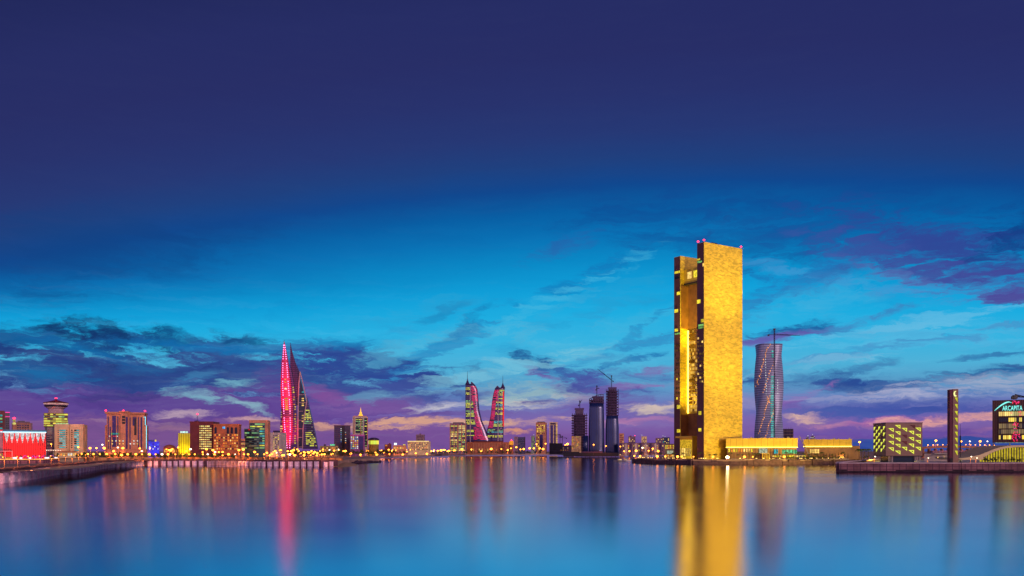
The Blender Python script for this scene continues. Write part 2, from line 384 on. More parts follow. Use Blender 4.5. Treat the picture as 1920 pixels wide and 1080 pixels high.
def lathe(name, mat, p, prof, n=20, c=(0, 0), smooth=False):
    bm = bmesh.new(); rings = []
    for r, z in prof: rings.append([bm.verts.new((c[0] + max(r,.01)*math.cos(2*math.pi*i/n), c[1] + max(r,.01)*math.sin(2*math.pi*i/n), z)) for i in range(n)])
    for k in range(len(rings)-1):
        for i in range(n): bm.faces.new((rings[k][i], rings[k][(i+1) % n], rings[k+1][(i+1) % n], rings[k+1][i]))
    bm.faces.new(rings[0][::-1]); bm.faces.new(rings[-1])
    return link(name, bm, mat, p, smooth)
def interp(tab, z):
    if z <= tab[0][0]: return tab[0][1:]
    for a, b in zip(tab, tab[1:]):
        if z <= b[0]:
            t = (z - a[0]) / (b[0] - a[0]); return tuple(a[i] + (b[i] - a[i]) * t for i in range(1, len(a)))
    return tab[-1][1:]
def loft_section(xl, xr, df, db, n=12):
    """plan of a floor: bowed glass front, bowed back"""
    c = (xl + xr) / 2; h = (xr - xl) / 2; pts = []
    for i in range(n + 1):
        t = math.pi * i / n; pts.append((c - h * math.cos(t), -df * math.sin(t) ** .8))
    for i in range(1, n):
        t = math.pi * i / n; pts.append((c + h * math.cos(t), db * math.sin(t) ** .8))
    return pts
def loft(name, mat, p, tab, n=12, steps=None, smooth=True):
    bm = bmesh.new(); rings = []
    zs = [t[0] for t in tab] if not steps else [tab[0][0] + (tab[-1][0] - tab[0][0]) * i / steps for i in range(steps + 1)]
    for z in zs:
        s = loft_section(*interp(tab, z), n); rings.append([bm.verts.new((x, y, z)) for x, y in s])
    m = len(rings[0])
    for a, b in zip(rings, rings[1:]):
        for i in range(m): bm.faces.new((a[i], a[(i+1) % m], b[(i+1) % m], b[i]))
    bm.faces.new(rings[0][::-1]); bm.faces.new(rings[-1])
    return link(name, bm, mat, p, smooth)
def band_on(name, mat, p, tab, z0, z1, f0, f1, out=.35, n=14):
    """one floor's glazing ribbon laid on the bowed front of a lofted tower, fractions f0..f1 of its width"""
    bm = bmesh.new(); rows = []
    for z in (z0, z1):
        xl, xr, df, db = interp(tab, z); c = (xl + xr) / 2; h = (xr - xl) / 2; row = []
        for i in range(n + 1):
            f = f0 + (f1 - f0) * i / n; x = xl + (xr - xl) * f; s = max(0, 1 - ((x - c) / max(h, .01)) ** 2) ** .4
            row.append((x, -df * s, z))
        rows.append(row)
    def q(off): return [[bm.verts.new((x, y - off, z)) for x, y, z in r] for r in rows]
    a = q(out); b = q(-.4)
    for i in range(n):
        bm.faces.new((a[0][i], a[0][i+1], a[1][i+1], a[1][i])); bm.faces.new((a[1][i], a[1][i+1], b[1][i+1], b[1][i]))
        bm.faces.new((b[0][i], b[0][i+1], a[0][i+1], a[0][i]))
    bm.faces.new((a[0][0], a[1][0], b[1][0], b[0][0])); bm.faces.new((a[0][n], b[0][n], b[1][n], a[1][n]))
    return link(name, bm, mat, p)

G = 5.0                                       # level of the made ground above the water
def alpha(px): return math.atan((px - CX) / F)
def Wx(px, d): return (px - CX) / F * d
def Hz(py, d): return CAMZ + (HZ - py) / F * d
_unit = {}
def unit_box(mat):
    if mat.name not in _unit:
        bm = bmesh.new(); add_box(bm, -.5, .5, -.2, .2, -.5, .5)
        me = bpy.data.meshes.new('window'); bm.to_mesh(me); bm.free(); me.materials.append(mat); _unit[mat.name] = me
    return _unit[mat.name]
def pane(p, mat, x, y, z, w, h, rz=0, name='window'):
    o = bpy.data.objects.new(name, unit_box(mat)); col.objects.link(o); o.parent = p
    o.location = (x, y, z); o.scale = (w, 1, h); o.rotation_euler = (0, 0, rz); return o
class Bld:
    """a building whose front looks at the bay; x right, y back, z up from the middle of its front"""
    def __init__(s, name, label, cat, x0, x1, ytop, d, depth=25, turn=0, base=G, group=None):
        c = (x0 + x1) / 2; a = alpha(c)
        s.root = empty(name, (Wx(c, d), d, base), -a + R(turn), label, cat, group)
        s.w = (x1 - x0) / F * d * math.cos(a); s.h = Hz(ytop, d) - base; s.D = depth; s.d = d; s.c = c; s.a = a; s.base = base
        s.k = s.w / (x1 - x0); s.x0 = x0; s.x1 = x1
    def X(s, px): return (px - s.c) * s.k
    def Z(s, py): return Hz(py, s.d) - s.base
    def box(s, name, mat, x0, x1, y0, y1, z0, z1): return box(name, mat, s.root, x0, x1, y0, y1, z0, z1)
    def pbox(s, name, mat, px0, px1, pyt, pyb, y0=0, y1=None):
        return s.box(name, mat, s.X(px0), s.X(px1), y0, s.D if y1 is None else y1, s.Z(pyb) if pyb else 0, s.Z(pyt))
    def body(s, mat, parapet=None):
        s.box('wall', mat, -s.w/2, s.w/2, 0, s.D, 0, s.h)
        if parapet: s.box('parapet', parapet, -s.w/2 - .4, s.w/2 + .4, -.4, s.D + .4, s.h, s.h + 1.4)
    def grid(s, mats, px0, px1, pyt, pyb, nx, nz, fw=.6, fh=.55, y=-.1, keep=1.0, name='window'):
        X0, X1, Z1, Z0 = s.X(px0), s.X(px1), s.Z(pyt), s.Z(pyb)
        for i in range(nx):
            for j in range(nz):
                if random.random() > keep: continue
                pane(s.root, random.choice(mats), X0 + (X1-X0)*(i+.5)/nx, y, Z0 + (Z1-Z0)*(j+.5)/nz, (X1-X0)/nx*fw, (Z1-Z0)/nz*fh, 0, name)
    def side(s, mats, pyt, pyb, ny, nz, which=1, fw=.5, fh=.5):
        Z1, Z0 = s.Z(pyt), s.Z(pyb)
        for i in range(ny):
            for j in range(nz):
                pane(s.root, random.choice(mats), which*(s.w/2+.1), s.D*(i+.5)/ny, Z0+(Z1-Z0)*(j+.5)/nz, s.D/ny*fw, (Z1-Z0)/nz*fh, R(90))
    def bands(s, mats, px0, px1, pyt, pyb, nz, fh=.5, y=-.15, name='window_band'):
        X0, X1, Z1, Z0 = s.X(px0), s.X(px1), s.Z(pyt), s.Z(pyb); h = (Z1-Z0)/nz; W = (X1-X0)/2
        cache = {}
        for j in range(nz):
            mt = random.choice(mats)
            if mt.name not in cache:
                bm = bmesh.new(); add_box(bm, -W, W, y, .3, -h*fh/2, h*fh/2); o = link(name, bm, mt, s.root); cache[mt.name] = o
            else:
                o = cache[mt.name].copy(); col.objects.link(o)
            o.location = ((X0+X1)/2, 0, Z0 + h*(j+.5))
    def fins(s, mat, px0, px1, pyt, pyb, n, wd=.6, out=.6, name='pilaster'):
        X0, X1, Z1, Z0 = s.X(px0), s.X(px1), s.Z(pyt), s.Z(pyb) if pyb else 0
        for i in range(n):
            x = X0 + (X1-X0)*i/(n-1); s.box(name, mat, x-wd/2, x+wd/2, -out, .2, Z0, Z1)
    def beacon(s, px, up=2.0, y=None, mat=None):
        yy = s.D*.3 if y is None else y
        o = beam('beacon_mast', M_steel, s.root, (s.X(px), yy, s.h), (s.X(px), yy, s.h+up), .25)
        k = lathe('lamp', mat or M_redlamp, o, [(.2, s.h+up), (1.0, s.h+up+.6), (1.0, s.h+up+1.4), (.2, s.h+up+2)], 8, (s.X(px), yy))
        return o

M_steel = wall('dark steel', (70,66,80), .5, .15, .5, .6)
M_redlamp = lit('red beacon', (255,40,70), 6, .2, False, 0)
M_warm = lit('warm window', (255,206,110), 1.1, .6)
M_yel = lit('yellow window', (246,220,60), 1.0, .5)
M_grn = lit('green window', (150,220,120), .7, .5)
M_cyan = lit('cyan window', (60,190,200), .75, .5)
M_white = lit('white window', (235,240,230), 1.2, .5)
M_blue = lit('blue window', (110,150,230), .8, .5)
M_orange = lit('orange window', (255,150,60), 1.0, .6)
M_red = lit('red window', (240,50,60), 1.0, .5)
M_dkwin = wall('dark window glass', (30,26,48), .15, .2, .1, .2)
M_prpwin = wall('violet window glass', (66,50,110), .15, .3, .1, .3)
C_warm = cells('warm ribbon', (255,200,90), (220,215,120), 1.0, .62)
C_warm_full = cells('bright warm ribbon', (255,205,100), (235,225,140), 1.2, .9, 2.2)
C_green = cells('green ribbon', (120,205,150), (190,215,90), .75, .6)
C_yel = cells('yellow ribbon', (240,215,60), (190,215,70), 1.0, .7)
C_cyan = cells('cyan ribbon', (40,180,190), (90,200,200), .8, .7)
C_mix = cells('mixed ribbon', (235,200,90), (110,170,160), .8, .4)
C_dim = cells('dim ribbon', (150,120,80), (120,120,110), .5, .4)
C_red = cells('red ribbon', (245,36,60), (226,26,110), 1.0, .85, 4)
W_tan = wall('tan stone', (206,140,110)); W_brown = wall('brown stone', (160,92,72)); W_cream = wall('cream render', (226,196,150))
W_grey = wall('grey concrete', (150,140,150)); W_mauve = wall('mauve concrete', (140,110,130)); W_darkp = wall('dark plum cladding', (66,44,84), .4)
W_maroon = wall('maroon cladding', (110,44,52), .6); W_white = wall('white render', (215,205,200)); W_black = wall('black steel', (34,28,44), .5)
W_rust = wall('rust render', (182,104,70)); W_pale = wall('pale stone', (196,180,176)); W_conc = wall('raw concrete', (96,80,108), .9, .3)

# ------------------------------------------------------------------ water and ground
def build_water():
    mt, nt, o = newmat('calm bay water'); N = nt.nodes; L = nt.links
    g = N.new('ShaderNodeBsdfAnisotropic'); g.distribution = 'BECKMANN'; g.inputs['Anisotropy'].default_value = .35; g.inputs['Color'].default_value = (.70, .665, .79, 1)
    g.inputs['Roughness'].default_value = .20
    df = N.new('ShaderNodeBsdfDiffuse'); df.inputs[0].default_value = rgba((0, 34, 64))
    fr = N.new('ShaderNodeFresnel'); fr.inputs[0].default_value = 1.34
    mr = N.new('ShaderNodeMapRange'); L.new(fr.outputs[0], mr.inputs[0]); mr.inputs[1].default_value = .0; mr.inputs[2].default_value = .35
    mr.inputs[3].default_value = .35; mr.inputs[4].default_value = .97
    mx = N.new('ShaderNodeMixShader'); L.new(mr.outputs[0], mx.inputs[0]); L.new(df.outputs[0], mx.inputs[1]); L.new(g.outputs[0], mx.inputs[2])
    gp = N.new('ShaderNodeNewGeometry'); ns = N.new('ShaderNodeTexNoise'); L.new(gp.outputs['Position'], ns.inputs['Vector'])
    ns.inputs['Scale'].default_value = .02; ns.inputs['Detail'].default_value = 5
    rr = N.new('ShaderNodeMapRange'); L.new(ns.outputs['Fac'], rr.inputs[0]); rr.inputs[1].default_value = .35; rr.inputs[2].default_value = .65
    rr.inputs[3].default_value = .155; rr.inputs[4].default_value = .19
    tg = N.new('ShaderNodeCombineXYZ'); tg.inputs[1].default_value = 1; L.new(tg.outputs[0], g.inputs['Tangent']); L.new(rr.outputs[0], g.inputs['Roughness'])
    L.new(mx.outputs[0], o.inputs[0])
    bm = bmesh.new(); f = bm.faces.new([bm.verts.new(p) for p in ((-30000,-600,0),(30000,-600,0),(30000,45000,0),(-30000,45000,0))])
    tag(link('water', bm, mt), kind='structure')
build_water()
def front(px):      # distance of the island's water edge along a sight line
    return interp([(1190,1090.),(1225,1000.),(1300,940.),(1400,926.),(1520,938.),(1625,1000.)], px)[0]
def shore(px, py): d = CAMZ * F / (py - HZ); return (Wx(px, d), d)
SEAWALL = [shore(*q) for q in ((-260,930),(-60,911),(0,905),(50,898),(90,890.5),(108,889),(127,888),(150,884.5),(172,880.5),(200,877),(260,873.5),(330,872.5),(400,872.5),(500,874.5),(600,875),(632,874.5))]
FAR = [shore(*q) for q in ((640,872),(668,868.5),(712,866),(690,862.5),(640,858.5),(700,857.5),(760,856.3),(850,853.8),(960,852.6),(1052,852.4),(1062,855),(1110,855.8),(1160,854.5),(1185,853.5),(1262,853.2))]
ISLE = [(Wx(1264,1500),1500),(Wx(1235,1150),1150),(Wx(1192,1120),1120),(Wx(1188,1075),1075),(Wx(1225,1000),1000),(Wx(1300,940),940),(Wx(1400,926),926),(Wx(1520,938),938),(Wx(1625,1000),1000),(Wx(1650,900),900),(Wx(1574,640),640),(Wx(1572,590),590),(Wx(1800,584),584),(Wx(1925,592),592),(Wx(2300,610),610)]
def build_ground():
    mt = wall('made ground', (176,140,124), .9, .35, .03)
    bm = bmesh.new()
    pts = [(-9000, 200)] + SEAWALL + FAR + ISLE + [(9000, 620), (30000, 40000), (-30000, 40000)]
    add_prism(bm, pts, -6, G)
    bmesh.ops.recalc_face_normals(bm, faces=bm.faces); bmesh.ops.triangulate(bm, faces=[f for f in bm.faces if len(f.verts) > 4])
    tag(link('ground', bm, mt), kind='structure')
    # promenade road lit by the lamps, a sheet just above the ground
    road = wall('promenade paving', (196,164,132), .8, .2, .08)
    bm = bmesh.new()
    top = [(x, y + 14) for x, y in SEAWALL[1:-1]]; bot = [(x, y + 70) for x, y in SEAWALL[1:-1]]
    for a in range(len(top) - 1):
        bm.faces.new([bm.verts.new((*q, G + .02)) for q in (top[a], top[a+1], bot[a+1], bot[a])])
    tag(link('promenade', bm, road), kind='structure')
build_ground()

W_block = wall('precast sea wall block', (232,190,218), .85, .3, .6, 0, None, .4)
W_wallcap = wall('sea wall coping', (170,112,92), .85, .3, .4)
def seawall():
    root = empty('sea_wall', (0,0,0), 0, 'long curving concrete sea wall of upright blocks along the left promenade', 'sea wall')
    bm = bmesh.new()
    for (ax, ay), (bx, by) in zip(SEAWALL, SEAWALL[1:]):
        v = Vector((bx-ax, by-ay)); n = Vector((v.y, -v.x)).normalized()      # to the water
        q = [(ax, ay), (bx, by), (bx+n.x*1.2, by+n.y*1.2), (ax+n.x*1.2, ay+n.y*1.2)]
        add_prism(bm, q, -3, G + .9)
    bmesh.ops.recalc_face_normals(bm, faces=bm.faces); link('wall', bm, wall('sea wall gap shade', (92,58,72), .9, .4), root)  # backing coloured dark to stand for the shadow in the gaps between blocks
    bm = bmesh.new()
    for (ax, ay), (bx, by) in zip(SEAWALL, SEAWALL[1:]):
        v = Vector((bx-ax, by-ay)); n = Vector((v.y, -v.x)).normalized()
        add_prism(bm, [(ax-n.x*3, ay-n.y*3), (bx-n.x*3, by-n.y*3), (bx+n.x*1.6, by+n.y*1.6), (ax+n.x*1.6, ay+n.y*1.6)], G + .905, G + 1.3)
    bmesh.ops.recalc_face_normals(bm, faces=bm.faces); link('coping', bm, W_wallcap, root)
    # upright blocks standing proud of the wall, spaced as the photo shows them
    tot = 0; segs = []
    for a, b in zip(SEAWALL, SEAWALL[1:]):
        l = math.dist(a, b); segs.append((tot, l, a, b)); tot += l
    s = 8.0; protos = {}; n = 0
    while s < tot - 4 and n < 100:
        for t0, l, a, b in segs:
            if t0 <= s < t0 + l:
                f = (s - t0) / l; x = a[0] + (b[0]-a[0])*f; y = a[1] + (b[1]-a[1])*f; ang = math.atan2(b[1]-a[1], b[0]-a[0]); break
        big = ang > 1.0
        if protos.get(big) is None:
            bm = bmesh.new()
            if big: add_box(bm, -4.2, 4.2, -5.2, -1.0, -2, G - .2)
            else: add_box(bm, -1.9, 1.9, -3.2, -1.0, -2, G - .4)
            o = protos[big] = link('block', bm, W_block, root)
            bm = bmesh.new()
            if big: add_box(bm, -4.5, -4.2, -4.3, -1.9, .5, G - 1.2); add_box(bm, -3.2, 3.2, -5.5, -5.2, .5, G - 1.2)
            else: add_box(bm, -1.2, 1.2, -3.5, -3.2, .4, G - 1.2)
            q = link('panel', bm, wall('pale block panel', (236,206,226), .85, .3, .8), o)
        else:
            o = protos[big].copy(); col.objects.link(o); q = protos[big].children[0].copy(); col.objects.link(q); q.parent = o
        o.location = (x, y, random.uniform(-.4, .15)); o.rotation_euler = (0, 0, ang + random.uniform(-.05, .05)); n += 1
        s += random.uniform(13.5, 16) if big else (6.5 if random.random() > .1 else 8.2)
seawall()
for (ax, ay), (bx, by) in zip(SEAWALL[1:], SEAWALL[2:]):      # invented brackets with spots, added to brighten the blocks
    v = Vector((bx-ax, by-ay)); n = Vector((v.y, -v.x)).normalized(); m_ = max(1, round(v.length/42))
    for q in range(m_):
        c = Vector((ax, ay)) + v*(q+.5)/m_; r_ = bpy.data.objects['sea_wall']
        f = beam('fill_bracket', M_steel, r_, (c.x + n.x*1.4, c.y + n.y*1.4, G + 1.1), (c.x + n.x*9 - v.normalized().x*6, c.y + n.y*9 - v.normalized().y*6, G + 1.5), .1, .16)
        l = bpy.data.lights.new('bulb', 'SPOT'); l.energy = 1500; l.spot_size = R(150); l.spot_blend = .5; l.color = lin((255,160,110)); l.shadow_soft_size = .4; l.specular_factor = 0  # added fill spot for the blocks, no real bulb
        o = bpy.data.objects.new('bulb', l); col.objects.link(o); o.parent = f; o.location = (c.x + n.x*9 - v.normalized().x*6, c.y + n.y*9 - v.normalized().y*6, G + .9); o.rotation_euler = (Vector((-n.x, -n.y, -.35)) + v.normalized().to_3d()*.6).to_track_quat('-Z', 'Y').to_euler()
def quay():
    st = wall('pink stone masonry', (122,82,92), .85, .5, .12, 0, (4.2, 2.1, (84,52,72), .86), .3)
    cap = wall('pale quay coping', (206,180,190), .7, .15, .3)
    root = empty('quay_wall', (0,0,0), 0, 'reddish stone block quay wall in front of the cube building', 'quay wall')
    pts = [p for p in ISLE[9:]]
    bm = bmesh.new(); bc = bmesh.new(); bt = bmesh.new()
    for (ax, ay), (bx, by) in zip(pts, pts[1:]):
        v = Vector((bx-ax, by-ay)); n = Vector((v.y, -v.x)).normalized(); m_ = max(1, int(v.length/5))
        for i in range(m_):      # weed and damp left by the tide, uneven along its top
            a_ = (ax+v.x*i/m_, ay+v.y*i/m_); b_ = (ax+v.x*(i+1)/m_, ay+v.y*(i+1)/m_); add_prism(bt, [(a_[0]+n.x*1.4, a_[1]+n.y*1.4), (b_[0]+n.x*1.4, b_[1]+n.y*1.4), (b_[0]+n.x*1.62, b_[1]+n.y*1.62), (a_[0]+n.x*1.62, a_[1]+n.y*1.62)], -3, random.uniform(.9, 1.9))
        add_prism(bm, [(ax, ay), (bx, by), (bx+n.x*1.5, by+n.y*1.5), (ax+n.x*1.5, ay+n.y*1.5)], -3, G + .9)
        add_prism(bc, [(ax-n.x*2.5, ay-n.y*2.5), (bx-n.x*2.5, by-n.y*2.5), (bx+n.x*1.8, by+n.y*1.8), (ax+n.x*1.8, ay+n.y*1.8)], G + .905, G + 1.4)
    for b in (bm, bc, bt): bmesh.ops.recalc_face_normals(b, faces=b.faces)
    link('tide_band', bt, wall('damp weed', (46,30,44), .9, .4, .5), root); link('wall', bm, st, root); link('coping', bc, cap, root)
    k = wall('plaza paving', (200,190,186), .7, .15, .1)
    bm = bmesh.new(); bm.faces.new([bm.verts.new((x, y, G + .02)) for x, y in ((pts[0][0]+4, 890), (pts[1][0]+4, 640), (pts[2][0]+6, 595), (pts[3][0], 590), (pts[4][0], 598), (Wx(2250,620),620), (Wx(2250,900),900))])
    tag(link('plaza', bm, k), kind='structure')
    rk = wall('island edge stone', (104,74,76), .9, .4, .4, 0, None, .5)
    root = empty('quay_wall', (0,0,0), 0, 'low dark rough stone edge of the island under the gold tower', 'quay wall')
    bm = bmesh.new()
    for (ax, ay), (bx, by) in zip(ISLE[1:9], ISLE[2:10]):
        v = Vector((bx-ax, by-ay)); n = Vector((v.y, -v.x)).normalized(); L_ = v.length; m = max(1, int(L_/6))
        for i in range(m):
            f0, f1 = i/m, (i+1)/m; o1 = random.uniform(1.5, 3.2)
            a = (ax+v.x*f0, ay+v.y*f0); b = (ax+v.x*f1, ay+v.y*f1)
            add_prism(bm, [a, b, (b[0]+n.x*o1, b[1]+n.y*o1), (a[0]+n.x*o1, a[1]+n.y*o1)], -3, G + random.uniform(-1.6, .4))
    bmesh.ops.recalc_face_normals(bm, faces=bm.faces); link('wall', bm, rk, root)
quay()

# ------------------------------------------------------------------ the gold tower of two slabs
def gold_mat(name, c, ripple):
    mt, nt, o = newmat(name); N = nt.nodes; L = nt.links
    p = N.new('ShaderNodeBsdfPrincipled'); L.new(p.outputs[0], o.inputs[0]); p.inputs['Roughness'].default_value = .6
    tc = N.new('ShaderNodeTexCoord'); mp = N.new('ShaderNodeMapping'); L.new(tc.outputs['Object'], mp.inputs[0]); mp.inputs['Scale'].default_value = (.10, .10, .24); mp.inputs['Rotation'].default_value = (0, R(-24), 0)
    n1 = N.new('ShaderNodeTexNoise'); L.new(mp.outputs[0], n1.inputs['Vector']); n1.inputs['Scale'].default_value = 1.4; n1.inputs['Detail'].default_value = 5; n1.inputs['Distortion'].default_value = 1.2
    n2 = N.new('ShaderNodeTexNoise'); L.new(tc.outputs['Object'], n2.inputs['Vector']); n2.inputs['Scale'].default_value = .035; n2.inputs['Detail'].default_value = 3
    a = N.new('ShaderNodeMapRange'); L.new(n1.outputs['Fac'], a.inputs[0]); a.inputs[1].default_value = .35; a.inputs[2].default_value = .65; a.inputs[3].default_value = 1 - ripple; a.inputs[4].default_value = 1 + ripple
    b = N.new('ShaderNodeMapRange'); L.new(n2.outputs['Fac'], b.inputs[0]); b.inputs[1].default_value = .3; b.inputs[2].default_value = .7; b.inputs[3].default_value = .9; b.inputs[4].default_value = 1.1
    mm = N.new('ShaderNodeMath'); mm.operation = 'MULTIPLY'; L.new(a.outputs[0], mm.inputs[0]); L.new(b.outputs[0], mm.inputs[1])
    v = N.new('ShaderNodeVectorMath'); v.operation = 'SCALE'; v.inputs[0].default_value = lin(c); L.new(mm.outputs[0], v.inputs[3]); L.new(v.outputs[0], p.inputs['Base Color'])
    bp = N.new('ShaderNodeBump'); L.new(n1.outputs['Fac'], bp.inputs['Height']); bp.inputs['Strength'].default_value = .35; bp.inputs['Distance'].default_value = .8; L.new(bp.outputs[0], p.inputs['Normal'])
    return mt
M_gold = gold_mat('gold cladding', (218,184,58), .30)
M_goldplain = gold_mat('smooth gold cladding', (224,190,66), .04)
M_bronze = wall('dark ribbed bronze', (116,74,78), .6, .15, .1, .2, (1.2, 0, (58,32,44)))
M_ledgold = lit('gold light strip', (255,220,90), 6, .1, True, .1)
def gold_tower():
    th = math.atan2(.55, .833)
    root = empty('gold_tower', (210.4, 970, G), th, 'tallest tower, two gold floodlit slabs with a recessed link between them', 'skyscraper')
    H = 243 - G
    def bx(name, mat, x0, x1, y0, y1, z0, z1, p=root): return box(name, mat, p, x0, x1, y0, y1, z0, z1)
    # slab one, its gold front and its narrow dark end
    bx('slab', M_gold, 0, 60, 0, 11, 0, H)
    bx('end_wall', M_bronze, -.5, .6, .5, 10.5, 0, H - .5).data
    bx('trim', M_goldplain, -.7, -.2, -.25, .5, 0, H)
    # slab two, further back
    u2, v2 = 27.7, 65
    bx('slab', M_gold, u2, u2 + 60, v2, v2 + 11, 0, H)
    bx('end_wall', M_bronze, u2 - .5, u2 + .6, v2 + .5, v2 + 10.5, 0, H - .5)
    bx('trim', M_goldplain, u2 - .7, u2 - .2, v2 - .25, v2 + .5, 0, H)
    # link block between the slabs
    lu = u2 + 12.5
    z = lambda py, d=1045: Hz(py, d) - G
    bx('link', M_gold, lu, lu + 22, 11, v2, 0, z(505))
    M_shade = wall('brown recess shade', (150,100,60), .8, .25, .15)  # brown stands for gold cladding in shadow; the panels only carry that shade
    bx('link_shade', M_shade, lu - .6, lu, 11, v2 - .1, z(617), z(535))
    bx('link_shade', M_shade, lu - .6, lu, 11, v2 - .1, 12, z(776))
    bx('recess_shade', M_shade, u2 + .6, lu - .7, v2 - .5, v2, z(617), z(537))
    bx('recess_shade', M_shade, u2 + .6, lu - .7, v2 - .5, v2, 12, z(778))
    # sky bridge
    br = bx('sky_bridge', M_goldplain, lu - 7, lu, 11, v2, z(533), z(507))
    bx('soffit', W_black, lu - 7.2, lu, 11, v2, z(533) - 1.5, z(533) - .02)
    for i in range(5): pane(root, random.choice([M_yel, M_warm]), lu - 7.1, 16 + i*10, z(519), 6.5, 8, R(90))
    # curtain wall of the link
    C = cells('gold link panes', (250,200,80), (160,120,60), .9, .5, 2.4, (90,60,30), 1)
    for j in range(22):
        bm = bmesh.new(); add_box(bm, -.35, 0, 0, v2 - 13, -1.5, 1.5); o = link('window_band', bm, C, root)
        o.location = (lu - .6, 12, z(774) + 3 + j * (z(620) - z(774)) / 22)
    # light strips in the inner corner
    for a, b in ((533, 511), (775, 620)):
        bx('light_strip', M_ledgold, lu - 1.9, lu - 1.1, v2 - 1.2, v2 - .55, z(a), z(b))
    # windows in the dark ends
    def endwin(slab, py, vf, wv, hpx, m_):
        d = (975 if slab == 1 else 1045); u = -.7 if slab == 1 else u2 - .7; v0 = 0 if slab == 1 else v2
        pane(root, m_, u, v0 + 11 * vf, z(py, d), 11 * wv, hpx / F * d, R(90))
    for py, vf, wv, h, m_ in ((486,.75,.4,3,M_yel),(491,.6,.6,3,M_grn),(498,.08,.16,6,M_warm),(565,.72,.46,7,M_yel),(602,.2,.4,6,M_yel),(610,.4,.7,3.5,M_grn),(614.5,.4,.7,3.5,M_grn),(774.5,.55,.36,7,M_yel),(806,.55,.36,6,M_yel)):
        endwin(1, py, vf, wv, h, m_)
    for py, vf, wv, h, m_ in ((511,.45,.8,4,M_yel),(521,.45,.8,5,M_dkwin),(551,.25,.5,6,M_yel),(583,.6,.5,6,M_yel),(619,.6,.5,5,M_yel),(626,.4,.8,3,M_grn),(763,.25,.5,7,M_yel),(808,.25,.5,6,M_yel)):
        endwin(2, py, vf, wv, h, m_)
    M_dimw = lit('dim amber window', (180,130,80), .22, .6)
    for j in range(12):
        for i in range(3):
            if random.random() < .85: endwin(1, 634 + j*7.4, .22 + .28*i, .17, 3.6, random.choice([M_dimw]*7 + [M_warm]))
            if j < 15 and i < 3 and random.random() < .8: endwin(2, 648 + j*9, .22 + .28*i, .15, 4, random.choice([M_dimw]*7 + [M_yel]))
    # lobby box between the slab feet
    M_lobby = lit('lobby glass glow', (240,190,50), .75, .1, True, .5)
    lb = bx('lobby', M_goldplain, 6, 34, 24, 44, 0, 24)
    bx('glass', M_lobby, 5.6, 5.95, 25, 43, 1, 22); 
    for i in range(6): pane(root, M_warm, 5.4, 27 + i*3, 8, 1.6, 9, R(90), 'door_glass')
    bx('roof', M_goldplain, 2, 36, 21, 47, 24, 26)
    # beacons on the corners, plant on the roof
    for u, v in ((.5, 1), (59, 1), (.5, 10)):
        b = beam('beacon_mast', M_steel, root, (u, v, H), (u, v, H + 2), .2)
        lathe('lamp', M_redlamp, b, [(.1, H+1.2), (1.1, H+1.9), (1.1, H+2.7), (.1, H+3.3)], 8, (u, v))
    bx('roof_plant', M_steel, 14, 22, 2, 8, H, H + 1.6)
    return root
gold_tower()
GOLD = (255, 228, 68)
for tgt, watts, ang in (((236,986,40), 1.6e6, 44), ((236,986,145), 2.5e6, 30), ((236,986,214), 3.3e6, 20)):
    spot((352, 746, 12), tgt, GOLD, watts, ang)
spot((352, 746, 12), (Wx(1450, 1010), 1010, 16), GOLD, 5e5, 50)
spot((420, 800, 12), (Wx(1540, 1030), 1030, 16), GOLD, 3e5, 50)
spot((212, 1000, 60), (206, 1046, 232), GOLD, 2.2e6, 36)      # the upper part of the rear slab
spot((200, 985, 40), (212, 1047, 110), GOLD, 5e5, 56)

# ------------------------------------------------------------------ podium wings beside the gold tower
M_goldpanel = wall('jointed gold panels', (222,186,66), .55, .14, .12, 0, (6.5, 0, (176,140,48), .94))
def gold_wing(label, x0, x1, yt, yb, d, depth, ybase):
    b = Bld('podium_wing', label, 'building', x0, x1, yt, d, depth)
    b.box('base', W_tanp, -b.w/2 + 1, b.w/2 - 1, 2.5, depth - 1, 0, b.Z(yb))
    b.box('gold_box', M_goldpanel, -b.w/2, b.w/2, 0, depth, b.Z(yb), b.h)
    b.box('light_strip', M_ledgold, -b.w/2, b.w/2, -1.3, -.9, b.Z(yb) - .5, b.Z(yb) + .1)
    b.box('cornice', M_goldplain, -b.w/2 - .2, b.w/2 + .2, -.3, depth + .2, b.h, b.h + .5)
    return b
W_tanp = wall('podium stone', (150,112,84), .85, .2, .1)
pw = gold_wing('long low building with a glowing gold upper box beside the gold tower', 1360.5, 1495, 822.5, 838.5, 962, 22, 862)
pw.grid([M_cyan, lit('mint window', (110,220,150), .9, .4)], 1451, 1459, 842, 851, 2, 1, .85, .95, 2.4)
pw.grid([lit('mint window', (110,220,150), .9, .4)], 1466, 1494, 843, 851, 9, 1, .85, .95, 2.4)
pw.grid([M_warm, M_orange, M_yel], 1364, 1412, 841, 848, 10, 1, .6, .9, 2.4)
pw.box('canopy', W_pale, pw.X(1421), pw.X(1441), -8, 2, pw.Z(850), pw.Z(849.2))
pw.box('lit_bay', lit('pale lit bay', (190,200,170), .8, .1, False, .5), pw.X(1423), pw.X(1439), 2, 2.45, pw.Z(849), pw.Z(840.5))
for px in (1430, 1434, 1438, 1442): pw.box('column', M_goldplain, pw.X(px) - .5, pw.X(px) + .5, -7.5, -6.5, 0, pw.Z(850))
pw.grid([M_warm, M_yel], 1448, 1510, 853.5, 857, 14, 1, .8, .9, 2.4)
for i in range(11): pw.box('railing_post', M_steel, pw.X(1366 + i*2.3) - .1, pw.X(1366 + i*2.3) + .1, 1, 1.3, pw.h + .5, pw.h + 2)
p2 = gold_wing('second gold topped low building, to the right of the mobile crane', 1506, 1597, 824.5, 837, 985, 40, 862)
p2.grid([M_warm], 1518, 1536, 842, 850, 6, 1, .8, .95, 2.4)
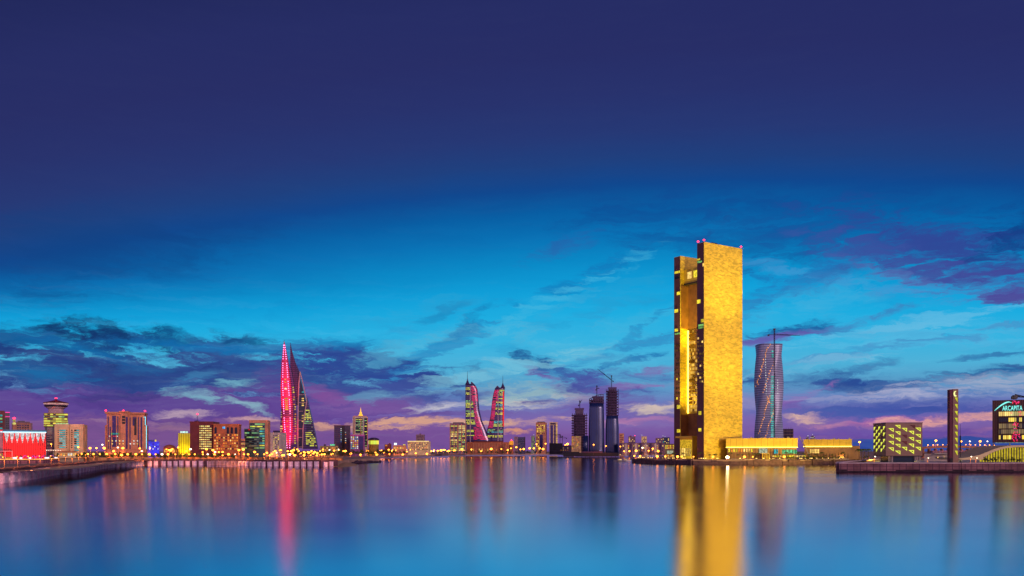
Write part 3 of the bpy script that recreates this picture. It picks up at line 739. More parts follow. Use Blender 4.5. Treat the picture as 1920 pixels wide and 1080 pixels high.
p2.box('annex', W_tanp, b0 := p2.X(1585), p2.X(1612), 6, 40, 0, p2.Z(836))
random.seed(61)
for b in (pw, p2):      # plant, hatches and a terrace rail on the roofs, mullions and doors below
    for i in range(6):
        x = -b.w*.45 + b.w*.9*random.random(); b.box('roof_plant', W_grey, x, x + random.uniform(1.5, 3.5), 5, 8, b.h + .5, b.h + random.uniform(1.1, 2.0))
    for i in range(int(b.w/3.2)): b.box('mullion', W_black, -b.w/2 + 2 + i*3.2, -b.w/2 + 2.25 + i*3.2, 2.0, 2.45, 0, b.Z(842 if b is pw else 850))
    b.box('terrace', W_pale, -b.w/2 + 3, b.w/2 - 3, -3.2, 2.4, .1, .6); b.box('rail', M_steel, -b.w/2 + 3, b.w/2 - 3, -3.2, -3.1, 1.3, 1.45)

# ------------------------------------------------------------------ twisting tower behind
def twist_tower():
    d = 1620; H = Hz(643, d) - G
    root = empty('twisting_tower', (Wx(1441.5, d + 30), d + 30, G), 0, 'grey violet twisting tower with a crane on top right of the gold tower', 'skyscraper')
    skin = wall('violet grey curtain wall', (168,174,206), .45, .15, .05, .2, (0, 4.2, (116,120,158), .62), 0, .5)
    half = 46.6 / F * (d + 14) / 2
    def rad(phi, n=3.4): return half / ((abs(math.cos(phi)) ** n + abs(math.sin(phi)) ** n) ** (1/n))
    def rot(z): return (z / H - 1) * R(174)
    bm = bmesh.new(); rings = []; M = 48; S = 56
    for k in range(S + 1):
        z = H * k / S; t = rot(z); top = 0
        rings.append([bm.verts.new((rad(2*math.pi*i/M) * math.cos(2*math.pi*i/M + t), rad(2*math.pi*i/M) * math.sin(2*math.pi*i/M + t), z)) for i in range(M)])
    for a, b in zip(rings, rings[1:]):
        for i in range(M): bm.faces.new((a[i], a[(i+1) % M], b[(i+1) % M], b[i]))
    bm.faces.new(rings[0][::-1]); bm.faces.new(rings[-1]); link('facade', bm, skin, root, True)
    def frontpt(dx, z, out=.4):
        # where the hull is, seen along +y at offset dx
        best = None
        for i in range(180):
            phi = -math.pi * i / 180; r = rad(phi - rot(z)); x = r * math.cos(phi); y = r * math.sin(phi)
            if best is None or abs(x - dx) < best[0]: best = (abs(x - dx), x, y)
        return best[1], best[2] - out
    mc = lit('aqua lit office', (90,210,200), .8, .5); zz = lambda py: Hz(py, d) - G
    for py in list(range(706, 822, 4)):
        x, y = frontpt((1441 - 1441.5) * d / F, zz(py)); pane(root, mc, x, y, zz(py), 6.4, 2.1)
    for py in (658, 664, 668): x, y = frontpt(0, zz(py)); pane(root, mc, x, y, zz(py), 3.2, 2.6)
    for py in range(668, 740, 5):
        x, y = frontpt((1429.5 - 1441.5) * d / F, zz(py)); pane(root, M_white, x, y, zz(py), 1.1, 1.3, 0, 'work_light')
    for py in range(712, 742, 5):
        x, y = frontpt((1452 - 1441.5) * d / F, zz(py)); pane(root, M_white, x, y, zz(py), 1.1, 1.3, 0, 'work_light')
    mo = lit('amber string light', (255,160,80), 1.5, .6)
    # strings of amber work lights on the twisting edges
    for a, b, n, wdt in (((1436,645),(1417,722),26,3.5), ((1443,680),(1425,735),12,1.5), ((1437,742),(1420,812),20,2.0), ((1446,765),(1429,820),16,2.0), ((1431,744),(1437,756),6,5)):
        for i in range(n):
            f = i / (n - 1); px = a[0] + (b[0]-a[0])*f ** .8 + random.uniform(-1, 1)*wdt*.5; py = a[1] + (b[1]-a[1])*f
            x, y = frontpt((px - 1441.5) * d / F, zz(py)); pane(root, mo, x, y, zz(py), 1.4, 1.6, 0, 'work_light')
    return d, H
TD, TH = twist_tower()

def tower_crane(label, px, ytop_mast, ybot, d, jib, jibtip, counter, name='tower_crane', y=0, group=None, mat=None):
    """lattice mast, slewing head, jib and counterweight; pixels of the photo at distance d"""
    mat = mat or W_black
    root = empty(name, (Wx(px, d), d + y, Hz(ybot, d)), 0, label, 'crane', group)
    k = d / F; H = (ybot - ytop_mast) * k
    bm = bmesh.new(); t = .8
    for sx in (-1, 1):
        for sy in (-1, 1): add_beam(bm, (sx*t, sy*t, 0), (sx*t, sy*t, H), .28, n=4)
    n = max(3, int(H / 3.2))
    for i in range(n):
        z0, z1 = H*i/n, H*(i+1)/n
        for s in (-1, 1): add_beam(bm, (-t, s*t, z0), (t, s*t, z1), .16, n=4); add_beam(bm, (s*t, -t, z0), (s*t, t, z1), .16, n=4)
    link('mast', bm, mat, root)
    box('cab', mat, root, -1.6, 1.6, -1.6, 1.6, H - 3, H)
    jx, jz = (jibtip[0] - px) * k, (ybot - jibtip[1]) * k; bx_, bz = (counter[0] - px) * k, (ybot - counter[1]) * k
    zj = (ybot - jib) * k
    bm = bmesh.new(); a = Vector((0, 0, zj)); b = Vector((jx, 0, jz))
    add_beam(bm, a, b, .55, .35, 4); add_beam(bm, a + Vector((0, 0, 1.8)), b, .45, .3, 4)
    m = 10
    for i in range(m):
        f0, f1 = i/m, (i+.5)/m; add_beam(bm, a.lerp(b, f0), (a + Vector((0,0,1.8))).lerp(b, f1), .13, n=4)
    link('jib', bm, mat, root)
    bm = bmesh.new(); c = Vector((bx_, 0, bz)); add_beam(bm, a, c, .5, .4, 4); link('counter_jib', bm, mat, root)
    box('counterweight', mat, root, bx_ - 1.4, bx_ + 1.4, -1.2, 1.2, bz - 2.8, bz - .2)
    bm = bmesh.new(); add_beam(bm, (0, 0, H), a.lerp(b, .6), .12, n=4); add_beam(bm, (0, 0, H), c, .12, n=4); link('tie', bm, mat, root)
    return root
tower_crane('tall tower crane standing in front of the twisting grey tower', 1452, 616, 824, 1575, 628, (1500, 629), (1441, 627), mat=wall('crane violet grey', (62,48,84), .6))

# ------------------------------------------------------------------ twin sail towers (left, magenta)
def sail_towers():
    d = 1950; k = d / F
    X = lambda px, c=560: (px - c) * k
    Z = lambda py: Hz(py, d) - G
    root = empty('sail_tower', (Wx(560, d), d, G), R(8), 'pointed twin sail towers, the left one lit magenta with dotted lights', 'skyscraper')
    body = wall('sail violet steel', (90,64,128), .4, .2, .1, .2, (0, 4.4, (58,40,92)))
    frame = wall('sail pale frame', (205,160,165), .6, .1, .1)
    mag = wall('sail magenta shell', (220,70,130), .5, .1, .08, 0, (0, 4.4, (150,40,96), .6))
    gl = glass('sail black glass', (24,20,48), .2)
    # left sail: bowed lens
    tab = [(Z(845),538,545.5,1,1),(Z(842),537.4,545.8,2,1),(Z(803),530.5,550,7,2),(Z(762),527.8,550.3,10,2),(Z(721),526.8,546.6,9,2),(Z(681),528.6,541.8,6,1.5),(Z(655),531.2,537,2.5,1),(Z(641),533,534,.5,.5)]
    tab = [(z, X(a), X(b), df, db) for z, a, b, df, db in tab]
    loft('sail_shell', mag, root, tab, 14, 44)
    # the office body behind it
    lb = [(0,525.5,559,0,20),(Z(803),525.8,558.5,0,20),(Z(762),528.5,556,0,20),(Z(715),531,550,0,18),(Z(690),533,545,0,14)]
    loft('office_body', body, root, [(z, X(a), X(b), .2, db) for z, a, b, df, db in lb], 6, 20, False)
    for j in range(20):
        z = Z(840) + j * (Z(752) - Z(840)) / 20; xa, xb, _, _ = interp([(t[0], X(t[1]), X(t[2]), 0, 0) for t in lb], z)
        lf = interp(tab, z); 
        if lf[0] - xa > 1: box('window_band', C_warm, root, xa + .2, lf[0], -.6, .3, z, z + 2.2)
    for j in range(26):
        z = Z(840) + j * (Z(722) - Z(840)) / 26; lf = interp(tab, z); xb = interp([(t[0], X(t[1]), X(t[2]), 0, 0) for t in lb], z)[1]
        if random.random() < .8: pane(root, random.choice([M_warm, M_yel, M_orange]), (lf[1] + xb) / 2 + random.uniform(-1, 1), -.5, z, 3.2, 2.2)
    # two rows of pink lamps up the shell
    mp = lit('pink lamp', (255,150,220), 3.5, .2, False, 0)
    def on(f, z, out=.5):
        xl, xr, df, db = interp(tab, z); c = (xl+xr)/2; h = (xr-xl)/2; x = xl + (xr-xl)*f; s = max(0, 1 - ((x-c)/max(h,.01))**2) ** .4
        return x, -df*s - out
    for j in range(46):
        py = 648 + j * 4.25; z = Z(py); f = .24
        if (j % 8) == 7: continue
        for ff in (f, 1 - f):
            x, y = on(ff, z); pane(root, mp, x, y, z, 1.3, 1.9, 0, 'lamp')
    for py in list(range(748, 772, 4)) + [712, 717, 728, 790, 800, 826, 830]:
        x, y = on(.5, Z(py), .7); pane(root, M_yel if py < 780 else M_orange, x, y, Z(py), 6 if 745 < py < 775 else 3, 1.8)
    x, y = on(.5, Z(730), .7); pane(root, M_white, x, y, Z(730), 6, 1.5)
    beam('spire', M_steel, root, (X(533.5), 0, Z(641)), (X(533.5), 0, Z(637)), .5, .15)
    # right sail: dark lattice fin, pale framed glass and stepped wing
    dark = wall('sail dark lattice', (84,58,110), .5, .2, .2, .2, (3.2, 4.4, (44,30,72)))
    slab_xz('sail_fin', dark, root, [(X(x), Z(y)) for x, y in ((544.2,642),(546.5,655),(553,678),(561.5,698),(559.5,760),(549,760),(547,722),(544,690))], 4, 12)
    slab_xz('glass_wall', gl, root, [(X(x), Z(y)) for x, y in ((563,708),(573,752),(568.5,790),(566,840),(559,840),(560,770))], 1, 14)
    slab_xz('stepped_wing', body, root, [(X(x), Z(y)) for x, y in ((575.2,744),(579,763),(584.5,786),(590,812),(595,842),(567,842),(567.5,810),(569.5,780),(573,758))], 2, 22)
    def strip(pts, w, name='frame'):
        bm = bmesh.new()
        for a, b in zip(pts, pts[1:]):
            add_beam(bm, (X(a[0]), 0, Z(a[1])), (X(b[0]), 0, Z(b[1])), w, n=5)
        link(name, bm, frame, root)
    strip([(562.5,697),(560.3,720),(559,760),(558.6,800),(558.5,842)], 1.3)
    strip([(562.5,697),(567,715),(571,734),(574.8,752),(570.5,778),(568,805),(567,842)], 1.1)
    for py in (740,755,771,788,804,820,838):
        xr = 571.5 if py < 750 else (573.5 if py < 760 else 568.5); strip([(559, py), (xr, py)], .6, 'cross_beam')
    mb = M_dkwin
    for j in range(20):
        py = 770 + j * 3.5; z = Z(py)
        xr = 575.2 + (py - 744) * .203; xl = 573 - min(6, (py - 755) * .16)
        m_ = C_yel if (770 <= py < 790 or py > 822) else (C_green if 790 <= py < 796 else (C_dim if py < 812 else C_yel))
        f0 = 0.1 if py < 796 else (.35 if py < 812 else .25)
        box('window_band', m_, root, X(xl + (xr-xl)*f0), X(xr - .8), 1.2, 2.3, z, z + 2.0)
    for py in (735, 747, 751, 756, 760, 779, 784, 790):
        pane(root, M_warm if py > 745 else M_cyan, X(567.5), .6, Z(py), 4.5, 2.4)
    # wind turbines' hubs between the sails
    for py in (786, 793.5): 
        beam('bridge', M_steel, root, (X(553), 3, Z(py)), (X(559), 3, Z(py)), .7)
    # magenta floodlights at its foot
    for tx, tz, e, an in ((540, 60, 1.1e6, 50), (538, 150, 2.6e6, 34), (535, 215, 2.2e6, 26)):
        spot((Wx(535, d) + 5, d - 130, G + 14), (Wx(tx, d), d, tz), (255, 12, 84), e * 1.2, an * .62, .9)
sail_towers()

# ------------------------------------------------------------------ harbour twin towers (centre)
def harbour_tower(label, cx, body, d, cap, spire, redf, mull, mirror, seed):
    random.seed(seed); k = d / F; X = lambda px: (px - cx) * k; Z = lambda py: Hz(py, d) - G
    root = empty('harbour_tower', (Wx(cx, d), d, G), 0, label, 'skyscraper')
    tab = [(Z(py), X(a), X(b), 9, 14) for py, a, b in body]
    sk = glass('harbour tower glass', (58,44,100), .25, (0, 6.9, (104,72,120)))
    loft('facade', sk, root, tab, 12, 40)
    n = 42; z0, z1 = tab[0][0] + 8, tab[-1][0] - 6
    for j in range(n):
        z = z0 + (z1 - z0) * j / n; fz = j / n
        a, b = redf(fz)
        if b - a > .05: band_on('red_ribbon', C_red, root, tab, z, z + 2.0, a, b, .7, 6)
        pick = mirror[int(fz * len(mirror)) % len(mirror)]
        m_ = {'y': C_yel, 'g': C_green, 'd': None, 'c': C_cyan, 'm': C_dim}[pick]
        if m_:
            fa, fb = (.03, a - .02) if a > .4 else (max(b, .03) + .02, .96)
            if fb - fa > .1: band_on('window_ribbon', m_, root, tab, z, z + 2.3, fa, fb, .6, 8)
    # pale service column up the front
    pc = wall('pale mullion column', (190,160,180), .6)
    mx = X(mull); za, zb = Z(845), Z(body[-1][0] + 6)
    box('service_column', pc, root, mx - 1.3, mx + 1.3, -11.5, -8, za, zb)
    # cone, crest and needle
    (cx0, cx1, cyb, cyt, cxa), (sx, syt) = cap, spire
    w_ = (X(cx1) - X(cx0)) / 2
    lathe('cone', body_v, root, [(w_, Z(cyb)), (w_*.62, Z((cyb*2+cyt)/3)), (w_*.3, Z((cyb+cyt*2)/3)), (.8, Z(cyt))], 12, (X(cxa), 2))
    beam('needle', M_steel, root, (X(sx), 2, Z(cyt + 2)), (X(sx), 2, Z(syt)), .9, .35)
    return root, X, Z, k
body_v = wall('violet metal', (84,62,112), .4, .1, .1, .4)
fh1, X_, Z_, k_ = harbour_tower('left of the two curved harbour towers, straight on its left side', 893,
    [(829,872.8,921),(820,872.8,916),(806,872.8,911),(788,872.7,903.5),(769,872.6,899),(750,872.5,897.4),(731,872.5,895.6),(724,872.5,892.5),(720,873,889)], 2880,
    (873.5, 882.5, 721, 710, 876.5), (876.3, 696), lambda f: ((.34,.96) if f < .06 else ((.42,.8) if f < .22 else ((.58,.9) if f < .42 else ((.6,.8) if f < .7 else (.5,.95))))), 882, 'dydyddyydyygdyygddymyd', 3)
slab_xz('crest', body_v, fh1, [(X_(x), Z_(y)) for x, y in ((883,721),(883,715.5),(886,717),(889.5,720.5),(893,725),(895.5,731),(893,731),(888,724))], -4, 10)
fh2, X_, Z_, k_ = harbour_tower('right of the two curved harbour towers, straight on its right side', 930,
    [(829,912,944),(820,913,944),(808,912.5,944.3),(797,916,944.6),(778,920,945),(753,922.4,945.6),(739,924.8,946),(731,927.2,946.4),(727,929,946.3)], 2880,
    (937, 946.6, 728, 717.5, 942.8), (942.8, 704), lambda f: ((.0,.02) if f < .22 else ((.0,.32) if f < .75 else (.0,.45))), 934, 'dydcgdygcdddydydcydydygy', 5)
slab_xz('crest', body_v, fh2, [(X_(x), Z_(y)) for x, y in ((927.5,729),(930,726),(932.4,723),(935.5,725.5),(937.5,729))], -4, 10)
box('red_strip', M_red, fh2, X_(942.6), X_(945.2), -7.5, -2, Z_(800), Z_(734))

# ------------------------------------------------------------------ three towers under construction
def rough_tower(label, x0, x1, d, ytop, yglass, full, core, crane_label, cr, seed, extra=None):
    random.seed(seed); cx = (x0 + x1) / 2; k = d / F; X = lambda px: (px - cx) * k; Z = lambda py: Hz(py, d) - G
    root = empty('construction_tower', (Wx(cx, d), d, G), 0, label, 'skyscraper')
    gl = glass('steel blue curtain wall', (34,52,112), .28, (4.4, 0, (32,36,78)))
    w0, w1 = X(x0), X(x1)
    if yglass is not None:
        tab = [(0, w0, w1, 10, 12), (Z(800), w0 + .3, w1 - .3, 10, 12), (Z(yglass), w0 + 2.2, w1 - 2.2, 9, 11)]
        loft('glass_skin', gl, root, tab, 14, 10)
    zb = Z(yglass) if yglass is not None else 0
    box('core', W_conc, root, X(core[0]), X(core[1]), -1, 9, 0, Z(ytop)); box('inner_floors', wall('dark raw concrete', (74,54,88), .9, .3), root, X(x0 + 4), X(x1 - 4), 0, 8, 0, Z(full + 3))
    W_dk = wall('dark raw concrete', (74,54,88), .9, .3); n = max(2, int((Z(full) - zb) / 6.2))
    for j in range(n):
        z = zb + (Z(full) - zb) * j / n; sh = 1.2 * j / n * (1 if yglass else 0) + (2.0 if yglass else 0)
        bm = bmesh.new(); add_prism(bm, [(x, y) for x, y in loft_section(w0 + sh, w1 - sh, 8, 10, 6)], z, z + 2.7); link('floor_slab', bm, W_dk, root)
    for f in (.06, .18, .3, .42, .58, .7, .82, .94):
        x = w0 + (w1 - w0) * f; yy = -7 * max(0, 1 - (2*f-1)**2) ** .5
        box('column', W_dk, root, x - .7, x + .7, yy + .2, yy + 1.6, zb, Z(full))
    box('core_form', body_v, root, X(core[0]) - 1.5, X(core[1]) + 1.5, -2, 10, Z(ytop + 3), Z(ytop))
    if extra: extra(root, X, Z)
    tower_crane(crane_label, *cr[:4], *cr[4:])
    return root
def ex1(root, X, Z):
    sheet = wall('pale site sheeting', (196,160,120), .8, .4, .2)
    box('sheeting', sheet, root, X(1071), X(1089), -11.5, -10, 0, Z(818))
    for i in range(26): pane(root, M_orange if i % 3 else M_yel, X(1072 + random.random()**1.6*14), -11.8, Z(819 + random.random()*24), 1.6, 1.6, 0, 'work_light')
    loft('glass_skin', glass('steel blue curtain wall', (0,0,0)), root, [(0, X(1091), X(1103), 9, 8), (Z(817), X(1091), X(1103), 9, 8)], 10)
rough_tower('leftmost and lowest of the three unfinished towers, open concrete floors', 1071.5, 1101.5, 2200, 765, None, 775, (1079, 1094),
    'small crane on the lowest of the three unfinished towers', (1087, 751, 766, 2205, 757, (1091.5, 749), (1085, 759.5)), 1, ex1)
def ex2(root, X, Z):
    bm = bmesh.new()
    for i in range(9):
        f = i / 8; x = 1105 + 27*f; zt = Z(748 - 8*min(1, f*1.6))
        add_beam(bm, (X(x), -7*math.sin(math.pi*f), Z(757)), (X(x), -7*math.sin(math.pi*f), zt), .6, n=4)
    for f0, f1 in ((0,.25),(.25,.5),(.5,.75),(.75,1)):
        add_beam(bm, (X(1105+27*f0), -7*math.sin(math.pi*f0), Z(748-8*min(1,f0*1.6))), (X(1105+27*f1), -7*math.sin(math.pi*f1), Z(748-8*min(1,f1*1.6))), .8, n=4)
    link('crown_frame', bm, W_conc, root)
rough_tower('middle of the three unfinished towers, mostly clad in blue glass', 1103.5, 1133.5, 2200, 743, 756, 748, (1112, 1131),
    'crane on the glass clad unfinished tower', (1119, 723, 743, 2205, 729, (1124.5, 728), (1117.5, 730)), 2, ex2)
rough_tower('tallest unfinished tower, open floors above and glass below', 1135, 1160.5, 2200, 726, 780, 730, (1142, 1155),
    'luffing crane with a long raised jib on the tallest unfinished tower', (1146.5, 704, 727, 2205, 713, (1120, 691.5), (1149.5, 714)), 4)
b = Bld('site_barge', 'dark low landing stage under the unfinished towers', 'jetty', 1056, 1160, 846.5, 2080, 26, 0, 0)
b.box('deck', W_black, -b.w/2, b.w/2, 0, 26, 1.5, b.h - 3); b.box('shed', wall('violet shed', (84,60,100)), b.X(1090), b.X(1130), 4, 20, b.h - 3, b.h); b.box('shed', W_black, b.X(1058), b.X(1086), 4, 20, b.h - 3, b.h - .8)
for px in range(1058, 1160, 8): b.box('pile', W_black, b.X(px) - .6, b.X(px) + .6, -.5, .7, -3, 2)

# ------------------------------------------------------------------ city buildings, left to right
def fin(b): return b
b = Bld('office_block', 'dark block with a pink neon crown at the left edge of the picture', 'office building', -14, 18, 770, 1150, 30)
b.box('wall', W_maroon, -b.w/2, b.X(9), 0, 30, 0, b.h); b.box('wing', W_darkp, b.X(9.1), b.w/2, 2, 28, 0, b.Z(773))
b.grid([M_grn, M_cyan, M_dkwin], -6, 5, 776, 830, 2, 9, .8, .5)
for py in (773.5, 781.5): b.box('neon', lit('pink neon', (255,60,150), 1.6, .1, False, .2), b.X(10), b.X(18.6), 1.4, 1.9, b.Z(py), b.Z(py) + .8)
b.grid([M_dkwin], 10, 17, 783, 826, 2, 10, .6, .6, 1.9)
b = Bld('apartment_block', 'grey pink block with roof plant behind the red shopping mall', 'office building', 22, 61, 793, 1200, 30)
b.body(W_mauve); b.pbox('wing', W_mauve, 28, 56, 791, None, -2, 0); b.fins(W_tan, 30, 56, 793, None, 8, 1.2, 3)
b.box('roof_plant', W_darkp, b.X(33), b.X(47), 6, 16, b.h, b.h + 3); b.box('roof_plant', W_darkp, b.X(49), b.X(56), 6, 16, b.h, b.h + 2); b.grid([M_dkwin, M_prpwin], 31, 55, 796, 808, 5, 3, .6, .5, -3.2)
b = Bld('minaret', 'slim small minaret with lit galleries in front of the grey pink block', 'minaret', 24, 29, 786, 1120, 4)
lathe('shaft', W_tan, b.root, [(1.6, 0), (1.4, b.Z(798))], 10, (0, 2)); lathe('gallery', lit('gallery glow', (225,215,120), .8), b.root, [(1.4, b.Z(796)), (2.2, b.Z(795)), (2.2, b.Z(793)), (1.2, b.Z(792))], 10, (0, 2))
lathe('gallery', lit('gallery glow', (0,0,0)), b.root, [(1.2, b.Z(790)), (1.9, b.Z(789.4)), (1.9, b.Z(788)), (1, b.Z(787))], 10, (0, 2)); lathe('upper_shaft', W_tan, b.root, [(1.2, b.Z(798)), (1.0, b.Z(786))], 10, (0, 2))
lathe('lamp', M_redlamp, b.root, [(.3, b.Z(786)), (1.6, b.Z(785)), (1.6, b.Z(783.5)), (.2, b.Z(782))], 10, (0, 2))

# red floodlit mall with icicle lights
def mall():
    b = Bld('shopping_mall', 'red floodlit hall with white icicle lights along its top edge', 'shopping mall', 6, 87, 810, 900, 40)
    redw = wall('red curtain facade', (225,70,70), .7, .15, .2, 0, (1.6, 0, (120,30,38)))
    b.box('facade', redw, -b.w/2, b.w/2, 0, 40, 0, b.h)
    b.box('parapet', wall('teal fascia', (60,130,160), .6), -b.w/2 - .3, b.w/2 + .3, -1.2, 40.2, b.h, b.h + 2.2)
    b.box('light_line', lit('icy light', (190,240,255), 2.0, .05, True, .1), -b.w/2, b.w/2, -1.8, -1.3, b.h - .6, b.h + .2)
    ice = lit('icicle light', (225,235,240), 1.1, .2, False, .5)
    xs = [b.X(8.5)]; n = 8; step = (b.X(86) - b.X(8)) / n
    for i in range(n):
        x = b.X(8) + step * (i + .5)
        m = 9
        for q in range(m):     # each hanging string has its own length, longest in the middle
            f = (q - (m-1)/2) / ((m-1)/2); ln = 9.6 * (1 - abs(f)) ** .8 + .8
            b.box('icicle_string', ice, x + f*step*.44 - step*.037, x + f*step*.44 + step*.037, -1.0 - .02*q, -.75 - .02*q, b.h - .65 - ln, b.h - .65)
    b.box('glass_lobby', lit('amber lobby', (240,150,70), .7, .2, False, .5), b.X(8), b.X(24), -2, -.05, .3, 3)
    b.box('canopy', W_white, b.X(0), b.X(24), -6, 0.2, b.Z(846.5), b.Z(845.5))
    for px in (10, 23): b.box('column', W_white, b.X(px)-.3, b.X(px)+.3, -6, -5.4, 0, b.Z(846.5))
    for px in (18, 36, 54, 74):
        x = b.root.matrix_basis @ Vector((b.X(px), -26, 2)); t = b.root.matrix_basis @ Vector((b.X(px), 0, 15)); spot(x, t, (255, 20, 16), 1.9e4, 95, .8)
mall()
b = Bld('retail_block', 'grey block with a red neon roof line left of the red mall', 'shop', -12, 6.5, 807, 890, 40)
b.body(W_grey); b.box('neon', lit('red neon', (255,40,60), 2, .1), -b.w/2, b.X(8.5), -.8, -.3, b.h - .2, b.h + .5); b.box('neon', lit('white neon', (235,245,255), 1.8, .1), -b.w/2, b.X(7.6), -1, -.4, b.h - 1.8, b.h - 1.1)
b.grid([M_warm, M_orange], -10, 5, 850, 855, 5, 1, .8, .8)
b = Bld('control_tower', 'banded yellow tower with a round drum top and pointed roof', 'tower', 82, 127.5, 774.5, 1050, 28)
b.pbox('shaft', W_darkp, 84, 104, 796, None, 3, 26); b.pbox('shaft', W_mauve, 88, 98, 800, None, 1, 25)
b.pbox('upper_block', wall('yellow lit floors', (160,130,60)), 82, 127.5, 774.5, 800, 0, 28)
b.bands([C_yel, cells('gold ribbon', (250,205,40), (240,180,30), 1.1, .97, 4), C_green], 82, 127.5, 775, 800, 6, .55)
b.bands([C_dim], 88, 98, 802, 838, 9, .4, .8)
cx = b.X(105); lathe('drum', wall('pale drum', (196,160,170)), b.root, [(8.2, b.h), (8.2, b.Z(766)), (10.5, b.Z(764)), (12.6, b.Z(758)), (13.2, b.Z(755))], 20, (cx, 14))
lathe('drum_window', M_dkwin, b.root, [(12.0, b.Z(762)), (12.9, b.Z(761)), (13.0, b.Z(759.5)), (12.2, b.Z(759))], 20, (cx, 14)); lathe('drum_window', lit('peach gallery', (240,180,170), .7, .1, False, .4), b.root, [(12.8, b.Z(757.5)), (13.3, b.Z(757)), (13.4, b.Z(755.6)), (12.4, b.Z(755.2))], 20, (cx, 14))
lathe('roof', W_maroon, b.root, [(14, b.Z(755)), (13.8, b.Z(754)), (6, b.Z(751)), (1.4, b.Z(749)), (.9, b.Z(746.5))], 20, (cx, 14)); lathe('lamp', M_redlamp, b.root, [(.4, b.Z(746.5)), (1.3, b.Z(746)), (1.3, b.Z(744.8)), (.2, b.Z(744))], 10, (cx, 14))
b = Bld('office_block', 'cream twin fronted block with aqua window strips beside the banded tower', 'office building', 102, 157, 795.5, 960, 30, -8)
b.box('wall', W_cream, -b.w/2, b.X(130), 0, 30, 0, b.h); b.box('wall', W_cream, b.X(131.5), b.w/2, -3, 30, 0, b.h); b.box('recess', W_darkp, b.X(130.01), b.X(131.49), 3, 30, 0, b.h - 1)
b.box('roof_frame', lit('pale roof glow', (210,235,170), .8), b.X(104), b.X(128), .5, 1.2, b.h, b.h + 1.2)
b.bands([C_cyan], 111, 123, 805, 841, 9, .6); b.bands([C_cyan], 140, 149, 805, 846, 10, .65, -3.2)
b.grid([M_dkwin], 108, 110, 805, 841, 1, 9, .7, .5); b.grid([M_dkwin], 124, 126, 805, 841, 1, 9, .7, .5); b.grid([M_dkwin], 133, 138, 805, 841, 1, 9, .5, .5, -3.1)
b = Bld('bank_block', 'broad brown stone block with deep vertical slots and stepped top', 'office building', 197, 273, 775, 1000, 34, -6)
b.pbox('wall', W_tan, 200, 226, 774, None, 0); b.pbox('wall', W_tan, 226, 240, 772.5, None, -3); b.pbox('wall', W_tan, 240, 271, 775, None, 0); b.pbox('wing', W_tan, 196, 200, 797, None, 4); b.pbox('wing', W_tan, 271.01, 274, 797, None, 4)
b.pbox('cornice', W_tan, 197, 226, 772.5, 776, -2.5, 34); b.pbox('cornice', W_tan, 224, 242, 771, 774, -5, 34); b.pbox('cornice', W_tan, 240, 273, 773, 776, -2.5, 34)
for a, c_, t, bo in ((202,204,781,842),(210.5,217.5,780,838),(220,222,781,842),(206,208,800,842)): b.pbox('window_slot', M_prpwin, a, c_, t, bo, -.4, .1)
for t in (780, 785.5, 791): b.pbox('loggia', W_black, 229.5, 235.5, t, t + 4, -3.4, -2.9)
for a, c_, t, bo in ((236.5,240,782,842),(243,245,782,842),(249,256,782,798),(259,261,782,842),(264,267,782,842)): b.pbox('window_slot', M_prpwin, a, c_, t, bo, -3.4 if a < 240 else -.4, -2.9 if a < 240 else .1)
b.pbox('window_slot', W_black, 252, 256, 785, 816, -.5, -.39)
b.grid([M_grn, M_cyan], 208, 224, 811, 816, 5, 1, .7, .6, -.5); b.grid([M_red, M_white], 200, 222, 816, 820, 6, 1, .6, .4, -.5); b.grid([M_white, M_warm], 201, 262, 824, 835, 9, 2, .3, .4, -3.6, .6)
b.pbox('neon', lit('cyan neon edge', (120,230,255), 2, .1, False, .1), 272.6, 273.4, 782, 797, -.8, -.2); b.pbox('neon', lit('cyan neon edge', (0,0,0)), 274.2, 275, 797, 842, 3, 3.7); b.pbox('neon', lit('cyan neon edge', (0,0,0)), 270, 274, 781.2, 782, -.8, -.2)
for px in (198, 231, 272): b.beacon(px, 2, 2)
b = Bld('office_block', 'low blue lit block right of the brown bank block', 'office building', 274, 299, 828, 1050, 24)
b.body(wall('blue lit wall', (70,80,190), .6)); b.pbox('wing', wall('blue lit wall', (0,0,0)), 274, 289, 824.5, None, 5, 20); b.grid([M_blue, M_prpwin, M_white], 276, 298, 831, 844, 7, 3, .6, .5, -.1, .7)
b.pbox('lantern', M_yel, 290.5, 293, 824.5, 828, 4, 8)
x = b.root.matrix_basis @ Vector((0, -30, 3)); spot(x, b.root.matrix_basis @ Vector((0, 0, 10)), (60, 60, 255), 5e4, 80)
b = Bld('domed_hall', 'low tan hall with a shallow dome behind the promenade', 'hall', 306, 334, 840, 1040, 24)
b.body(W_rust); lathe('dome', W_rust, b.root, [(7, b.h), (6.4, b.h+1.6), (4.5, b.h+3), (2, b.h+3.8), (.3, b.h+4.1)], 16, (b.X(318), 12)); b.grid([M_warm, M_orange], 307, 333, 842, 849, 6, 1, .5, .7)
b = Bld('office_block', 'narrow yellow floodlit block with white rooftop letters', 'office building', 334, 356, 812, 1080, 24)
b.body(wall('yellow ribbed wall', (200,190,90), .7, .1, .2, 0, (2.6, 0, (140,120,40)))); b.fins(wall('yellow ribbed wall', (0,0,0)), 335, 355.5, 813, None, 7, .9, 1.2)
b.box('roof_sign', lit('pale roof sign', (200,240,230), 1.2, .1, False, .6), b.X(338), b.X(352), -.2, .4, b.h + .1, b.h + 2.3)
x = b.root.matrix_basis @ Vector((0, -18, 1)); spot(x, b.root.matrix_basis @ Vector((0, 0, 16)), (255, 225, 40), 5.5e4, 80)
b = Bld('office_block', 'maroon block with rows of bright white floors and a red mast', 'office building', 355.5, 400, 792.5, 1000, 30, -14)
